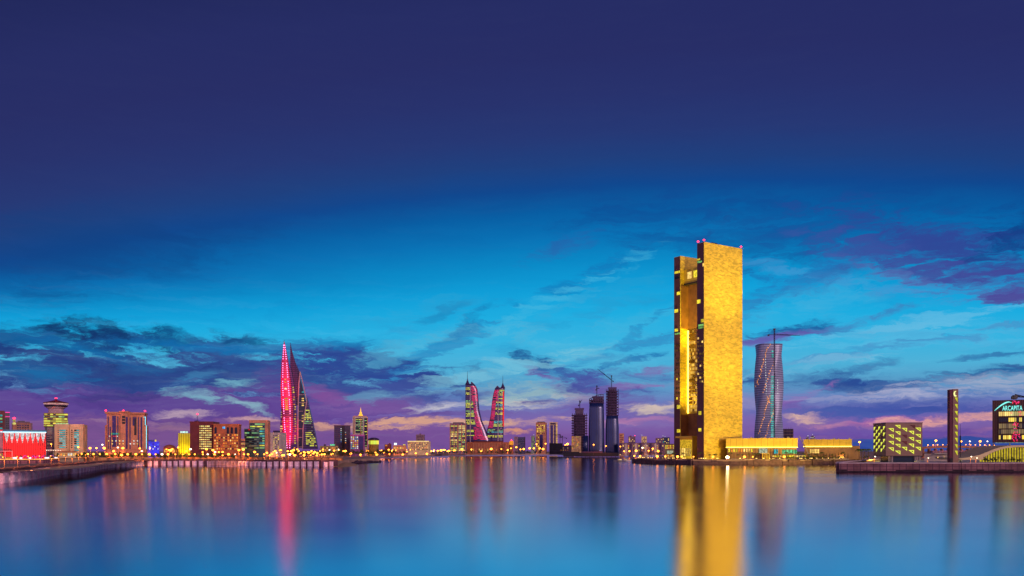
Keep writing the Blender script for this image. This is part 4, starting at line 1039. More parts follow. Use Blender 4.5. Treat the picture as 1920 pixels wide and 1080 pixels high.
b.body(W_maroon, W_maroon); b.bands([C_warm_full], 374, 397, 797, 843, 11, .5); b.fins(W_maroon, 373, 398, 796, 844, 8, .4, .5); b.box('roof_plant', W_darkp, b.X(362), b.X(368), 5, 12, b.h, b.h + 2.5); b.beacon(366, 9, 8)
b = Bld('office_block', 'brown block with arched top windows and a small blue sign', 'office building', 400, 448, 797, 1000, 30, -6)
b.body(W_rust, W_rust)
for a in (402, 425, 432.5, 440.5):
    w_ = 4.5; bm = bmesh.new(); X0, X1 = b.X(a), b.X(a + w_); zt = b.Z(803); pts = [(X0, b.Z(813)), (X1, b.Z(813))] + [((X0+X1)/2 + (X1-X0)/2*math.cos(t), zt + (X1-X0)/2*math.sin(t)) for t in [math.pi*i/8 for i in range(9)]]
    add_slab_xz(bm, pts, -.35, .1); bmesh.ops.recalc_face_normals(bm, faces=bm.faces); link('arch_window', bm, M_dkwin, b.root)
b.grid([M_orange, M_warm, M_dkwin, M_orange], 401, 447, 813, 844, 11, 6, .55, .5, -.15, .9); b.pbox('sign', lit('blue sign', (90,180,255), 1.3, .1), 417, 422, 800, 804, -.5, -.1)
b = Bld('office_block', 'small lit block between the arched brown block and green glass tower', 'office building', 449, 459.5, 823, 1080, 20)
b.body(W_tan); b.bands([C_green, C_warm], 449.5, 459, 826, 842, 4, .5)
b = Bld('glass_office', 'green glass office block with a tan frame and stepped lower front', 'office building', 459, 502, 788, 1100, 32, -6)
b.pbox('frame', W_tan, 466.5, 502.5, 787.5, None, 2); b.pbox('wall', glass('green office glass', (60,90,90), .2), 468, 497, 793, None, .8, 1.99); b.pbox('lower_front', glass('green office glass', (0,0,0)), 459, 487, 804, None, -6, .7)
b.bands([C_green, C_yel, C_cyan, C_green], 469, 496, 793, 842, 11, .5, .4); b.bands([C_dim, C_green], 460, 486, 806, 842, 9, .5, -6.3); b.pbox('sign', M_red, 466, 470, 804.5, 807, -6.6, -6.1)
b = Bld('office_block', 'plain grey block with roof plant left of the magenta sail tower', 'office building', 502.5, 526, 811, 1250, 26, -20)
b.body(W_pale); b.box('roof_plant', W_darkp, b.X(509), b.X(519), 6, 14, b.h, b.h + 3); b.grid([M_warm, M_yel, M_dkwin, M_prpwin], 512, 524, 815, 843, 4, 8, .5, .5)
# right of the sails
b = Bld('low_block', 'low flat block with a green roof sign right of the sail towers', 'building', 600, 634, 836, 1600, 24)
b.body(wall('olive render', (150,130,90))); b.pbox('sign', lit('green roof sign', (110,230,160), 1.1), 619, 628, 833, 835.5, 0, 1); b.box('roof_plant', W_darkp, b.X(607), b.X(611), 3, 8, b.h, b.h+3); b.grid([M_orange, M_warm, M_dkwin], 601, 633, 838, 846, 9, 2, .5, .5)
b = Bld('office_block', 'dark plum block with a few bluish lit windows', 'office building', 626.5, 657, 798, 1700, 30)
b.pbox('wall', W_darkp, 626.5, 641, 798.5, None); b.pbox('wall', W_darkp, 646, 657, 798.5, None); b.pbox('recess', W_black, 641.01, 645.99, 798, None, 2); b.pbox('parapet', W_maroon, 626, 657.5, 797.4, 798.49, -.5)
b.grid([M_white, M_blue, M_cyan], 638.5, 640.5, 802, 830, 1, 8, .8, .35, -.1, .8); b.grid([M_white, M_orange], 646.5, 649.5, 805, 832, 1, 7, .6, .35, -.1, .8); b.grid([M_prpwin], 628, 638, 802, 832, 4, 8, .5, .5)
b = Bld('office_block', 'magenta edged mid height block in front of the gold spired tower', 'office building', 656.5, 684, 815, 1650, 26)
b.body(wall('pink violet render', (150,84,150))); b.box('neon', lit('magenta neon', (230,80,170), 1.1), b.X(657), b.X(683.5), -.5, -.1, b.h - 1.4, b.h - .6); b.grid([M_white, M_cyan, M_yel, M_orange], 657, 672, 818, 842, 4, 7, .6, .5); b.pbox('wing_glass', M_prpwin, 673, 681, 818, 843, -.3, .1)
b = Bld('spired_tower', 'dark glass tower crowned by a golden lit spire', 'tower', 661, 689, 781, 1750, 30)
b.body(W_pale); b.pbox('crown', W_tan, 663, 688, 779.5, 781, 3, 27); b.pbox('glass_front', M_dkwin, 667, 680, 784, 812, -.4, .1); b.pbox('glass_front', M_dkwin, 683, 688, 784, 838, -.4, .1)
b.bands([C_green, C_mix, C_yel], 667, 680, 785, 812, 8, .4, -.7); b.bands([C_yel, C_green], 683.5, 688, 786, 838, 10, .25, -.7); b.fins(W_tan, 664, 689, 782, None, 3, 1.6, 1)
g_ = lit('golden spire glow', (255,190,70), 1.6, .1, False, .3); cx = b.X(676.3)
lathe('spire_base', g_, b.root, [(4.3, b.Z(779.4)), (4.0, b.Z(777.5)), (2.6, b.Z(776.5)), (2.4, b.Z(773)), (1.1, b.Z(772)), (.9, b.Z(768.5)), (.4, b.Z(766)), (.15, b.Z(763.5))], 12, (cx, 8))
b = Bld('drum_hall', 'yellow lit drum shaped hall with a flat roof', 'hall', 690, 711, 822, 1800, 20)
lathe('wall', wall('yellow lit floors', (0,0,0)), b.root, [(b.w*.46, 0), (b.w*.46, b.Z(824)), (b.w*.3, b.Z(823.5))], 20, (0, 10)); lathe('glow_band', C_yel, b.root, [(b.w*.47, b.Z(833)), (b.w*.47, b.Z(826))], 20, (0, 10)); lathe('roof', W_darkp, b.root, [(b.w*.52, b.Z(824.6)), (b.w*.5, b.Z(822.6)), (b.w*.2, b.Z(820.5))], 20, (0, 10))
b = Bld('low_block', 'low hut with an orange lit sign among the trees', 'building', 721, 734, 833, 1900, 14)
b.body(W_maroon); b.pbox('sign', M_orange, 722, 726, 834, 836.5, -.5, -.1); slab_xz('roof', W_maroon, b.root, [(b.X(727), b.h), (b.X(734), b.h), (b.X(730.5), b.h + 3)], 1, 12)
b = Bld('low_block', 'low block with a bright white rooftop sign', 'building', 737, 762, 835, 1900, 18)
b.body(W_tan); b.pbox('sign', lit('bright white sign', (235,250,255), 1.6, .1), 739, 744, 830.5, 834.5, 0, 1); b.pbox('sign', M_yel, 756, 760, 833, 834.8, 0, 1); b.grid([M_orange, M_warm], 738, 761, 837, 843, 8, 1, .5, .6)
b = Bld('waterfront_hotel', 'long pale hotel with a lit roof edge and small tower block', 'hotel', 764, 804.5, 827.5, 2000, 24, -10)
b.body(W_cream); b.box('light_line', lit('warm roof line', (255,225,140), 1.6, .1, False, .2), -b.w/2, b.w/2, -.6, -.1, b.h - .3, b.h + .8); b.grid([M_dkwin, M_orange, M_warm, M_dkwin], 765, 803.5, 829.5, 844, 15, 5, .5, .5); b.pbox('tower_block', W_mauve, 779, 794, 814.5, 827.5, 6, 20)
b.grid([M_dkwin], 780, 793, 816, 826, 5, 3, .5, .5, 5.9); b.box('roof_plant', W_mauve, b.X(785), b.X(788), 8, 12, b.Z(814.5), b.Z(812.5))
b = Bld('office_block', 'banded yellow lit block left of the curved harbour towers', 'office building', 843, 873, 793.5, 2600, 40, -6)
b.body(W_mauve); b.pbox('roof_cap', W_darkp, 849, 868, 791.8, 793.5, 4, 30); b.bands([C_yel, C_warm_full, C_dim], 845, 857, 797, 846, 13, .45); b.bands([C_warm_full, C_yel, C_green], 860, 872, 797, 846, 13, .45); b.fins(W_tan, 844, 873, 795, None, 5, 2.4, 1.5)
b = Bld('harbour_podium', 'long low stone podium below the two curved harbour towers', 'building', 874, 958, 829, 2700, 40)
b.body(W_rust); b.fins(W_tan, 888, 956, 830.5, None, 24, 2, 1); b.pbox('roof_terrace', W_maroon, 888, 944, 827, 829, 8, 36); b.pbox('front_wing', W_rust, 843, 872, 840, None, -8, 20); b.grid([M_orange, M_warm], 880, 955, 839, 848, 14, 1, .2, .5, -1.6, .6)
b = Bld('lantern_drum', 'orange glowing drum with a red light beside the harbour podium', 'kiosk', 955, 963, 826, 2650, 12)
lathe('drum', lit('orange drum glow', (255,160,50), 1.0, .1), b.root, [(b.w*.5, b.Z(834)), (b.w*.5, b.Z(827.5)), (b.w*.3, b.Z(826.5))], 14, (0, 6)); lathe('base', W_rust, b.root, [(b.w*.5, 0), (b.w*.5, b.Z(834) - .05)], 14, (0, 6)); lathe('lamp', M_redlamp, b.root, [(1.2, b.Z(826.4)), (1.8, b.Z(825.5)), (.4, b.Z(824))], 10, (0, 6))
b = Bld('office_block', 'dark glass block with a pale left flank right of the harbour towers', 'office building', 964, 985, 818.5, 2750, 30)
b.pbox('wall', W_mauve, 964, 971, 818.5, None); b.pbox('glass_wall', glass('dark blue glass', (40,44,84)), 971.1, 983, 819.5, None, 1); b.pbox('edge', W_darkp, 983.1, 985, 819, None, 2); b.bands([C_dim], 972, 983, 822, 846, 6, .2, .6)
b = Bld('apartment_block', 'small greenish apartment block with a white roof light', 'apartment building', 996, 1003.5, 817, 2900, 20)
b.body(wall('sage render', (140,150,140))); b.grid([M_grn, M_dkwin], 996.5, 1003, 820, 844, 3, 7, .5, .5); b.beacon(1001, 2, 4, M_white)
b = Bld('apartment_tower', 'pale apartment tower with a diagonal roof beam, left of its neighbour', 'apartment building', 1004.5, 1022.5, 792, 2950, 30, -10)
b.body(W_tan); b.pbox('glass_strip', M_prpwin, 1012, 1018, 815, 845, -.4, .1); b.grid([M_warm, M_yel, M_dkwin], 1006, 1022, 796, 814, 5, 6, .6, .5); b.grid([M_yel, M_dkwin], 1005.5, 1011, 815, 845, 2, 9, .5, .5); b.pbox('roof_frame', W_black, 1007, 1020, 790.5, 792, 5, 22)
b = Bld('apartment_tower', 'apartment tower with tall violet glass strips and yellow flanks', 'apartment building', 1030, 1045.5, 791.5, 2950, 30)
b.body(W_cream); b.pbox('glass_strip', M_prpwin, 1032, 1037, 797, 842, -.4, .1); b.pbox('glass_strip', M_prpwin, 1039, 1042, 797, 842, -.4, .1); b.pbox('crown', W_darkp, 1032, 1042, 793, 796, -.6, .1); b.grid([M_yel], 1043, 1045.3, 796, 845, 1, 12, .5, .4)
tower_crane('left of two low cranes between the apartment tower and unfinished towers', 1050, 814, 833, 2600, 816, (1036, 815), (1051.5, 817), group='low site cranes')
tower_crane('right of two low cranes, just left of the unfinished towers', 1054.5, 817, 835, 2500, 821, (1045, 819), (1062, 821), group='low site cranes')
b = Bld('unfinished_block', 'low dark unfinished block left of the unfinished towers', 'building', 1028, 1076, 834, 2400, 30)
b.pbox('wall', W_black, 1030, 1055, 831, None, 2); b.pbox('wall', W_darkp, 1055.1, 1076, 835, None, 0)
for z in (3, 7, 11): b.box('floor_slab', W_conc, -b.w/2, b.w/2, -3, 0, z, z + .8)
b.grid([M_orange, M_warm], 1050, 1075, 838, 846, 6, 2, .3, .3, -3.2, .6)
# far row between the unfinished towers and the gold tower
for x0, x1, yt, lab, w_, ex in ((1161,1170,812.5,'slim pale far tower right of the unfinished towers',W_tan,None),(1178,1191.5,818,'far block with red roof lights',W_mauve,'r'),(1202.5,1213,818,'far cream block with a white roof light',W_cream,'w'),
        (1229,1243,821,'far violet stepped block left of the gold tower',W_mauve,None),(1241,1256,820,'far dark teal block just left of the gold tower',glass('dark teal glass', (40,60,84)),'c')):
    b = Bld('far_block', lab, 'building', x0, x1, yt, 3000, 24); b.body(w_); b.grid([M_warm, M_dkwin, M_prpwin], x0+1, x1-1, yt+2, 834, 4, 5, .5, .5)
    if ex == 'r': b.pbox('roof_tank', W_blue_ if False else W_darkp, x0+3, x0+6, yt-1.5, yt, 3, 9); b.beacon(x0+5, 1); b.beacon(x1-1, 1)
    if ex == 'w': b.beacon(x0+1, 3, None, M_white)
    if ex == 'c': b.pbox('sign', M_cyan, x0+1, x0+4, 827, 831, -1, -.1); b.beacon(x0+2, 4, None, M_white); b.beacon(x0+6, 2, None, M_white)
b = Bld('apartment_row', 'long low row of violet apartments across the water left of the gold tower', 'apartment building', 1161, 1246, 831, 2150, 24)
b.body(W_mauve); b.box('parapet', W_darkp, -b.w/2, b.w/2, -.6, 24, b.h, b.h+1)
for i in range(9): b.pbox('bay', W_pale if i % 2 else W_darkp, 1162 + i*9.3, 1166 + i*9.3, 831.6, None, -2, -.02)
b.grid([M_warm, M_orange, M_dkwin, M_yel, M_prpwin], 1166, 1245, 834, 846, 16, 3, .4, .5, -.2)
b = Bld('waterside_restaurant', 'amber lit restaurant block at the left foot of the gold tower', 'restaurant', 1246, 1268, 832, 1120, 20)
b.body(W_cream); b.grid([M_warm, M_yel, M_orange], 1247, 1267, 834, 842, 7, 2, .6, .6); b.pbox('lit_bay', lit('pale lit bay', (0,0,0)), 1251, 1262, 845, 851, -1, -.1); b.grid([M_warm, M_orange], 1247, 1267, 852, 857, 8, 1, .6, .7); b.box('canopy', W_rust, -b.w/2-3, b.w/2, -5, 0, 5, 5.5)
b = Bld('pergola', 'amber lit open pergola left of the waterside restaurant', 'pergola', 1208, 1235, 848.5, 1075, 14)
b.box('roof', W_rust, -b.w/2, b.w/2, 0, 12, b.h - .8, b.h)
for i in range(5):
    for y in (.4, 11): b.box('post', W_cream, -b.w/2 + .5 + i*(b.w-1.6)/4, -b.w/2 + 1.1 + i*(b.w-1.6)/4, y, y + .6, 0, b.h - .81)
b.grid([M_yel, M_warm, M_orange], 1209.5, 1233.5, 852, 858, 9, 2, .35, .4, 6, .8, 'hanging_lamp')
b = Bld('unfinished_block', 'unfinished concrete block right of the twisting tower', 'building', 1452.5, 1488, 804, 1660, 26)
for j in range(8): b.box('floor_slab', wall('tan concrete', (130,108,112)), -b.w/2, b.w/2, 0, 24, b.h*j/8+1, b.h*j/8 + 2.4)
b.box('core', W_conc, -b.w/2+1, b.w/2-1, 3, 22, 0, b.h)
for i in range(7): b.box('column', W_conc, -b.w/2+.4+i*(b.w-1.6)/6, -b.w/2+1.2+i*(b.w-1.6)/6, .3, 1.1, 0, b.h)
for i in range(5): b.box('rebar', W_black, b.X(1472+i*3.2)-.15, b.X(1472+i*3.2)+.15, 4, 4.3, b.h, b.h+3)
for x0, x1, yt, lab in ((1511,1517,819,'tiny far block behind the gap between the gold wings'),(1519.5,1527.5,817,'tiny far lit block above the right gold wing')):
    b = Bld('far_block', lab, 'building', x0, x1, yt, 2600, 14); b.body(W_mauve); b.grid([M_blue, M_white, M_prpwin], x0, x1, yt+.5, 826, 4, 4, .4, .5); b.beacon(x0+4, 2, None, M_white)

# mobile crane boom in the gap
root = empty('mobile_crane', (Wx(1519, 960), 960, G), 0, 'mobile crane with a raised boom between the two gold topped buildings', 'crane')
kk = 960 / F; lat = W_grey
bm = bmesh.new(); a = Vector((0, 0, 3)); c_ = Vector((-20.5*kk, 0, Hz(817, 960) - G))
for o_ in ((-.6,-.6),(.6,-.6),(-.6,.6),(.6,.6)): add_beam(bm, a + Vector((o_[0], o_[1], 0)), c_ + Vector((o_[0]*.4, o_[1]*.4, 0)), .2, .12, 4)
for i in range(16): add_beam(bm, a.lerp(c_, i/16) + Vector((-.6+.3*i/16, -.5, 0)), a.lerp(c_, (i+1)/16) + Vector((.6-.3*i/16, -.5, 0)), .1, n=4)
link('boom', bm, lat, root); box('chassis', M_steel, root, -4, 5, -1.4, 1.4, .8, 2.2); box('cab', wall('crane yellow', (200,150,40)), root, 2.6, 4.8, -1.3, 1.3, 2.21, 4)
for x in (-3, -.5, 2, 4):
    o = lathe('wheel', W_black, root, [(.75, -.3), (.75, .3)], 12); o.rotation_euler = (R(90), 0, 0); o.location = (x, -1.5, .78)

# ------------------------------------------------------------------ cube building with triangle windows, and minaret
M_tri = lit('lime triangle light', (214,214,60), 1.0, .12, True, .2)
W_taupe = wall('taupe panels', (150,118,104), .7, .12, .1, 0, (9, 9, (146,114,101)))
def cube_mosque():
    d = 720; k = d / F
    a = Vector((Wx(1661, d), d)); # near corner
    root = empty('cube_mosque', (a.x, a.y, G), 0, 'taupe cube on slender columns covered with lime lit triangle windows', 'mosque')
    # right face runs to px 1730, left face to px 1638
    th = R(-4); ux = Vector((math.cos(th), math.sin(th)))
    def hit(px, dr):      # distance along direction dr from a to the sight line of px
        s = (px - CX) / F; return (s * a.y - a.x) / (dr.x - s * dr.y)
    w1 = hit(1729.5, ux); vy = Vector((-ux.y, ux.x)); vy = Vector((math.sin(R(4)), math.cos(R(4))))
    w2 = hit(1637.5, vy) if abs(vy.x - (1637.5-CX)/F*vy.y) > 1e-3 else 20
    if not 12 < w2 < 60: w2 = 24
    root.rotation_euler = (0, 0, th)
    H0, H1 = Hz(854.5, d) - G, Hz(793.5, d) - G
    box('hall', W_taupe, root, 0, w1, 0, w2, H0, H1)
    box('soffit', W_black, root, .5, w1 - .5, .5, w2 - .5, H0 - .5, H0 - .01)
    box('plinth_glass', wall('dark blue plinth glass', (16,40,66), .2), root, 5, w1 - 5, 4, w2 - 3, .1, H0 - .51)
    box('roof', W_mauve, root, -.3, w1 + .3, -.3, w2 + .3, H1, H1 + .7)
    fr = lit('lime frame light', (226,232,84), 1.25, .08, True, .1); inn = wall('olive window recess', (122,104,50)); dk = W_maroon
    def tri(x, z, w, h, on_, side):
        def shp(pts, mat, o0, o1, nm, par):
            bm = bmesh.new()
            if side == 0: add_slab_xz(bm, pts, -o1, -o0)
            else:
                A = [bm.verts.new((-o1, u, z_)) for u, z_ in pts]; B = [bm.verts.new((-o0, u, z_)) for u, z_ in pts]; n = len(pts)
                for i in range(n): bm.faces.new((A[i], A[(i+1) % n], B[(i+1) % n], B[i]))
                bm.faces.new(A[::-1]); bm.faces.new(B)
            bmesh.ops.recalc_face_normals(bm, faces=bm.faces); return link(nm, bm, mat, par)
        p = [(x, z + h*.62), (x + w, z + h), (x + w, z), (x + w*.45, z + h*.36)] if False else [(x, z + h), (x + w, z + h), (x + w, z)]
        f = shp(p, fr if on_ else dk, .02, .3, 'triangle_window', root)
        if on_ and side == 0:
            cx_, cz_ = x + w*.72, z + h*.68; q = [(cx_ + (px_-cx_)*.42, cz_ + (pz_-cz_)*.42) for px_, pz_ in p]; shp(q, inn, .3, .42, 'pane', f)
    colx = [(1665,(4,)), ]
    kx = w1 / (1729.5 - 1661)
    rows = {1665.5: (803,815,827,839), 1678: (797,809,821,832.5,845), 1690.5: (802.5,815,827,838), 1703.5: (808,820,832,844), 1716: (802,814,825.5,838), 1706: (797,)}
    dark = {(1690.5,815), (1690.5,827), (1706,797)}
    for px, ys in rows.items():
        for py in ys: tri((px - 1661)*kx, Hz(py + 7, d) - G, 10*kx, 7*k, (px, py) not in dark, 0)
    for i in range(5):
        for j in range(5):
            v = w2 * (.06 + i * .19); z = Hz(799 + j*12 + (6 if i % 2 else 0) + 6.5, d) - G
            if z > H0 + 1: tri(w2 - v - w2*.13, z, w2*.13, 6.5*k, (i, j) not in ((3,1),(1,4)), 1)
    for x in (3, w1*.16, w1*.20, w1*.84, w1*.88, w1-1.5, w1*.1):
        beam('column', W_pale, root, (x, 1.5, 0), (x, 1.5, H0 - .5), .28, n=8)
cube_mosque()
b = Bld('minaret', 'tall slim rectangular minaret with a crescent and lime triangle openings', 'minaret', 1780.5, 1797, 730, 640, 6, 16)
b.box('side_face', wall('plum stone', (104,50,70), .8, .1), -b.w/2, b.X(1786.5), 0, 6, 0, b.h); b.box('shaft', W_taupe, b.X(1786.51), b.w/2, -.3, 5.7, 0, b.h + .2)
for i, py in enumerate((745.5, 758, 771, 783.5, 797, 809.5, 821, 833, 845)):
    pts = [(b.X(1790), b.Z(py)), (b.X(1795), b.Z(py)), (b.X(1795), b.Z(py + 8.5))]
    slab_xz('triangle_window', M_tri, b.root, pts, -.7, -.3)
M_cresc = lit('crescent light', (240,240,150), 1.4, .1, True, .1)
bm = bmesh.new(); cx_, cz_ = b.X(1791.2), b.Z(738.5); r_ = 5.2/F*640; outer = [(cx_ + r_*.62*math.cos(t), cz_ + r_*math.sin(t)) for t in [R(60 + i*18) for i in range(14)]]; inner = [(cx_ + r_*.30 + r_*.5*math.cos(t), cz_ + r_*.12 + r_*.78*math.sin(t)) for t in [R(290 - i*17) for i in range(13)]]
add_slab_xz(bm, outer + inner, -.75, -.3); bmesh.ops.recalc_face_normals(bm, faces=bm.faces); bmesh.ops.triangulate(bm, faces=[f for f in bm.faces if len(f.verts) > 4]); link('crescent', bm, M_cresc, b.root)
b.box('base', W_black, -b.w/2 + .2, b.X(1786), -.8, -.01, 0, 4)
b = Bld('mast', 'thin dark mast just right of the tall minaret', 'mast', 1799.5, 1801.5, 795, 700, 1)
beam('pole', W_black, b.root, (0, 0, 0), (0, 0, b.h), .3, .12); box('bracket', W_black, b.root, -.5, .5, -.2, .2, b.h*.35, b.h*.7)

# ------------------------------------------------------------------ bank headquarters and shell roofed hall (right edge)
def headquarters():
    d = 760
    b = Bld('headquarters', 'raised dark ribbed block with an aqua arc sign and red light tree', 'office building', 1860, 1962, 749.5, d, 30)
    z0 = b.Z(829.5); skin = wall('dark ribbed cladding', (74,44,54), .5, .15, .2, .2, (1.3, 0, (120,88,60)))
    b.box('block', skin, -b.w/2, b.w/2, 0, 30, z0, b.h); b.box('soffit', lit('pale soffit', (160,190,190), .6), b.X(1866), b.w/2, -.2, 6, z0 - .5, z0 - .02)
    for j, (t, bo) in enumerate(((771.5,779.5),(783,790.5),(794,803),(805,813),(816,823.5))):
        C = [C_warm_full, cells('part lit ribbon', (255,210,60), (255,225,100), 1.2, .55, 2.0), C_dim if False else cells('amber curtain ribbon', (190,160,90), (160,130,90), .6, .9, 1.0), cells('amber curtain ribbon', (0,0,0), (0,0,0)), cells('part lit ribbon', (0,0,0), (0,0,0))][j]
        b.pbox('window_band', C, 1872, 1961, t, bo, -.5, .1)
    for i in range(24): b.pbox('mullion', W_black, 1872 + i*3.7, 1872.5 + i*3.7, 770.5, 824, -.9, -.51)
    aq = lit('aqua sign light', (120,225,215), 1.7, .05, True, .1)
    bm = bmesh.new(); P = []
    for i in range(19):
        f = i / 18; px = 1864 + 34*f; py = 769.5 - 16.5*math.sin(min(1, f*1.05)*math.pi/2) + (1.2*max(0, f-.8)*10 if f > .8 else 0); P.append((px, py, 2.0*math.sin(math.pi*(.08+.9*f))))
    pts = [(b.X(x), b.Z(y - t)) for x, y, t in P] + [(b.X(x), b.Z(y + t*.4)) for x, y, t in P[::-1]]
    add_slab_xz(bm, pts, -1.2, -.7); bmesh.ops.recalc_face_normals(bm, faces=bm.faces); bmesh.ops.triangulate(bm, faces=[f for f in bm.faces if len(f.verts) > 4]); link('sign_arc', bm, aq, b.root)
    # the sign's letters, each a real raised letter
    xx = b.X(1879.3)
    for ch in 'ARCAPITA':
        cu = bpy.data.curves.new('letter', 'FONT'); cu.body = ch; cu.size = 12.6/F*d; cu.extrude = .25; cu.offset = .05
        t = bpy.data.objects.new('letter', cu); col.objects.link(t); bpy.context.view_layer.update()
        me = bpy.data.meshes.new_from_object(t.evaluated_get(bpy.context.evaluated_depsgraph_get())); bpy.data.objects.remove(t)
        me.materials.clear(); me.materials.append(aq); lo_, hi_ = min(v.co.x for v in me.vertices), max(v.co.x for v in me.vertices)
        t = bpy.data.objects.new('letter', me); col.objects.link(t); t.parent = b.root; sx = .52
        t.location = (xx - lo_*sx, -1.0, b.Z(769.3)); t.rotation_euler = (R(90), 0, 0); t.scale = (sx, 1, 1); xx += (hi_ - lo_)*sx + .24
    # red decoration of lights on the front
    rl = lit('red decoration light', (255,40,80), 1.5, .4, False, .2); mg = lit('pink decoration light', (240,70,160), 1.4, .4, False, .2)
    random.seed(11)
    for cxp, cyp, rx, ry, n in ((1904,754,7,4,26),(1912,775,4,7,10),(1904,798,6,6,26),(1905,819,8,10,48),(1897,775,2,4,4)):
        for i in range(n):
            t = random.random()*6.283; q = random.random() ** .5
            pane(b.root, mg if random.random() < .3 else rl, b.X(cxp + rx*q*math.cos(t)), -1.3, b.Z(cyp + ry*q*math.sin(t)), .55, .55, 0, 'decoration_lamp')
    for px in (1862, 1893, 1925): beam('column', W_cream, b.root, (b.X(px), 4, 0), (b.X(px), 4, z0 - .5), .5)
    for a_, c_ in ((1899, 1919),): 
        m = tower_crane('thin roof crane on top of the raised headquarters block', 1903, 741, 749, d + 10, 743.5, (1930, 745.5), (1900, 742.5))
headquarters()
def shell_hall():
    d = 690; root = empty('exhibition_hall', (Wx(1860, d), d, G), 0, 'hall with a sweeping pale curved roof and yellow glazed front', 'hall')
    X = lambda px: (px - 1860)/F*d; Z = lambda py: Hz(py, d) - G
    top = [(1792,860),(1806,858.3),(1820,856),(1834,852.5),(1848,847),(1860,842),(1872,838.5),(1884,836.3),(1896,835.2),(1910,834.8),(1930,835.6),(1960,841),(1985,850)]
    under = [(1985,853),(1960,844.5),(1930,839),(1910,838),(1896,838.6),(1884,840),(1872,842.8),(1860,847),(1850,852),(1842,858),(1838,862)]
    slab_xz('roof', wall('pale shell roof', (222,200,150), .6, .06), root, [(X(x), Z(y)) for x, y in top + under + [(1800,862)]], -3, 34)
    slab_xz('glass_front', lit('yellow hall glow', (214,190,50), .8, .05, True, .35), root, [(X(x), Z(y)) for x, y in ((1842,860),(1850,853.5),(1860,848),(1872,843.5),(1884,841),(1896,839.4),(1910,838.9),(1930,840),(1960,845),(1975,851),(1975,866),(1842,866))], 3, 4)
    for i in range(26):
        px = 1845 + i*5; t = interp([(1842,861),(1850,854),(1860,848.4),(1872,843.8),(1884,841.2),(1896,839.6),(1910,839),(1930,840),(1960,845.4),(1980,853)], px)[0]
        box('mullion', W_black, root, X(px) - .22, X(px) + .22, 2.3, 2.99, 0, Z(t))
shell_hall()

# ------------------------------------------------------------------ raised road behind the quay
def viaduct():
    d = 1250; root = empty('road_bridge', (Wx(1790, d), d, G), 0, 'raised road bridge on piers with a lamp lit parapet behind the minaret', 'bridge')
    X = lambda px: (px - 1790)/F*d; Z = lambda py: Hz(py, d) - G
    up = wall('viaduct concrete', (170,120,90), .8, .15)
    slab_xz('deck', up, root, [(X(1722), Z(838.5)), (X(1760), Z(835.8)), (X(1800), Z(835.8)), (X(1850), Z(838)), (X(1900), Z(840)), (X(1900), Z(843)), (X(1850), Z(841.5)), (X(1800), Z(839.5)), (X(1760), Z(839.5)), (X(1722), Z(842))], -6, 6)
    slab_xz('lower_deck', W_mauve, root, [(X(1735), Z(845)), (X(1860), Z(843)), (X(1860), Z(846.5)), (X(1735), Z(849))], -22, -12)
    for px in range(1730, 1900, 12): box('pier', up, root, X(px) - 1, X(px) + 1, -3, 3, 0, Z(841.5))
viaduct()
b = Bld('low_block', 'pale low terrace building between the cube building and minaret', 'building', 1733, 1779, 851, 800, 16)
b.body(W_pale); b.grid([M_warm, M_prpwin, M_dkwin], 1754, 1778, 856, 860, 8, 1, .7, .7); b.pbox('terrace_roof', W_white, 1752, 1780, 849.6, 850.9, -4, 16)

# ------------------------------------------------------------------ street lamps
M_lampo = lit('sodium lamp', (255,144,44), LAMP, .35, False, 0)
M_lampw = lit('white lamp', (255,225,190), LAMP*.5, .3, False, 0)
ORD = ['first','second','third','fourth','fifth','sixth','seventh','eighth','ninth','tenth','eleventh','twelfth','thirteenth','fourteenth','fifteenth','sixteenth','seventeenth','eighteenth','nineteenth','twentieth']
PLACES = [(-60,88,'before the red mall'),(88,160,'below the cream twin fronted block'),(160,280,'before the brown slotted block'),(280,355,'between blue lit block and maroon block'),(355,402,'before the maroon block'),
          (402,455,'before the arched brown block'),(455,525,'before the green glass block'),(525,600,'at the foot of the sail towers'),(600,660,'before the dark plum block'),(660,720,'before the gold spired tower'),(720,764,'before the low signed blocks'),
          (764,842,'before the pale waterfront hotel'),(842,960,'before the harbour towers'),(960,1060,'before the pale apartment towers'),(1060,1161,'below the three unfinished towers'),(1161,1262,'before the violet apartment row'),
          (1262,1345,'at the foot of the gold tower'),(1345,1500,'before the long gold topped wing'),(1500,1635,'before the right gold topped wing'),(1635,1735,'beside the cube building'),(1735,1800,'left of the tall minaret'),(1800,1860,'between the minaret and headquarters'),(1860,2000,'before the curved roofed hall')]
COUNT = {}
def where(px, what):
    for a, b_, t in PLACES:
        if a <= px < b_: break
    key = (what, t); COUNT[key] = COUNT.get(key, 0) + 1; n = COUNT[key]
    return (ORD[n-1] if n <= 20 else 'rightmost'), t
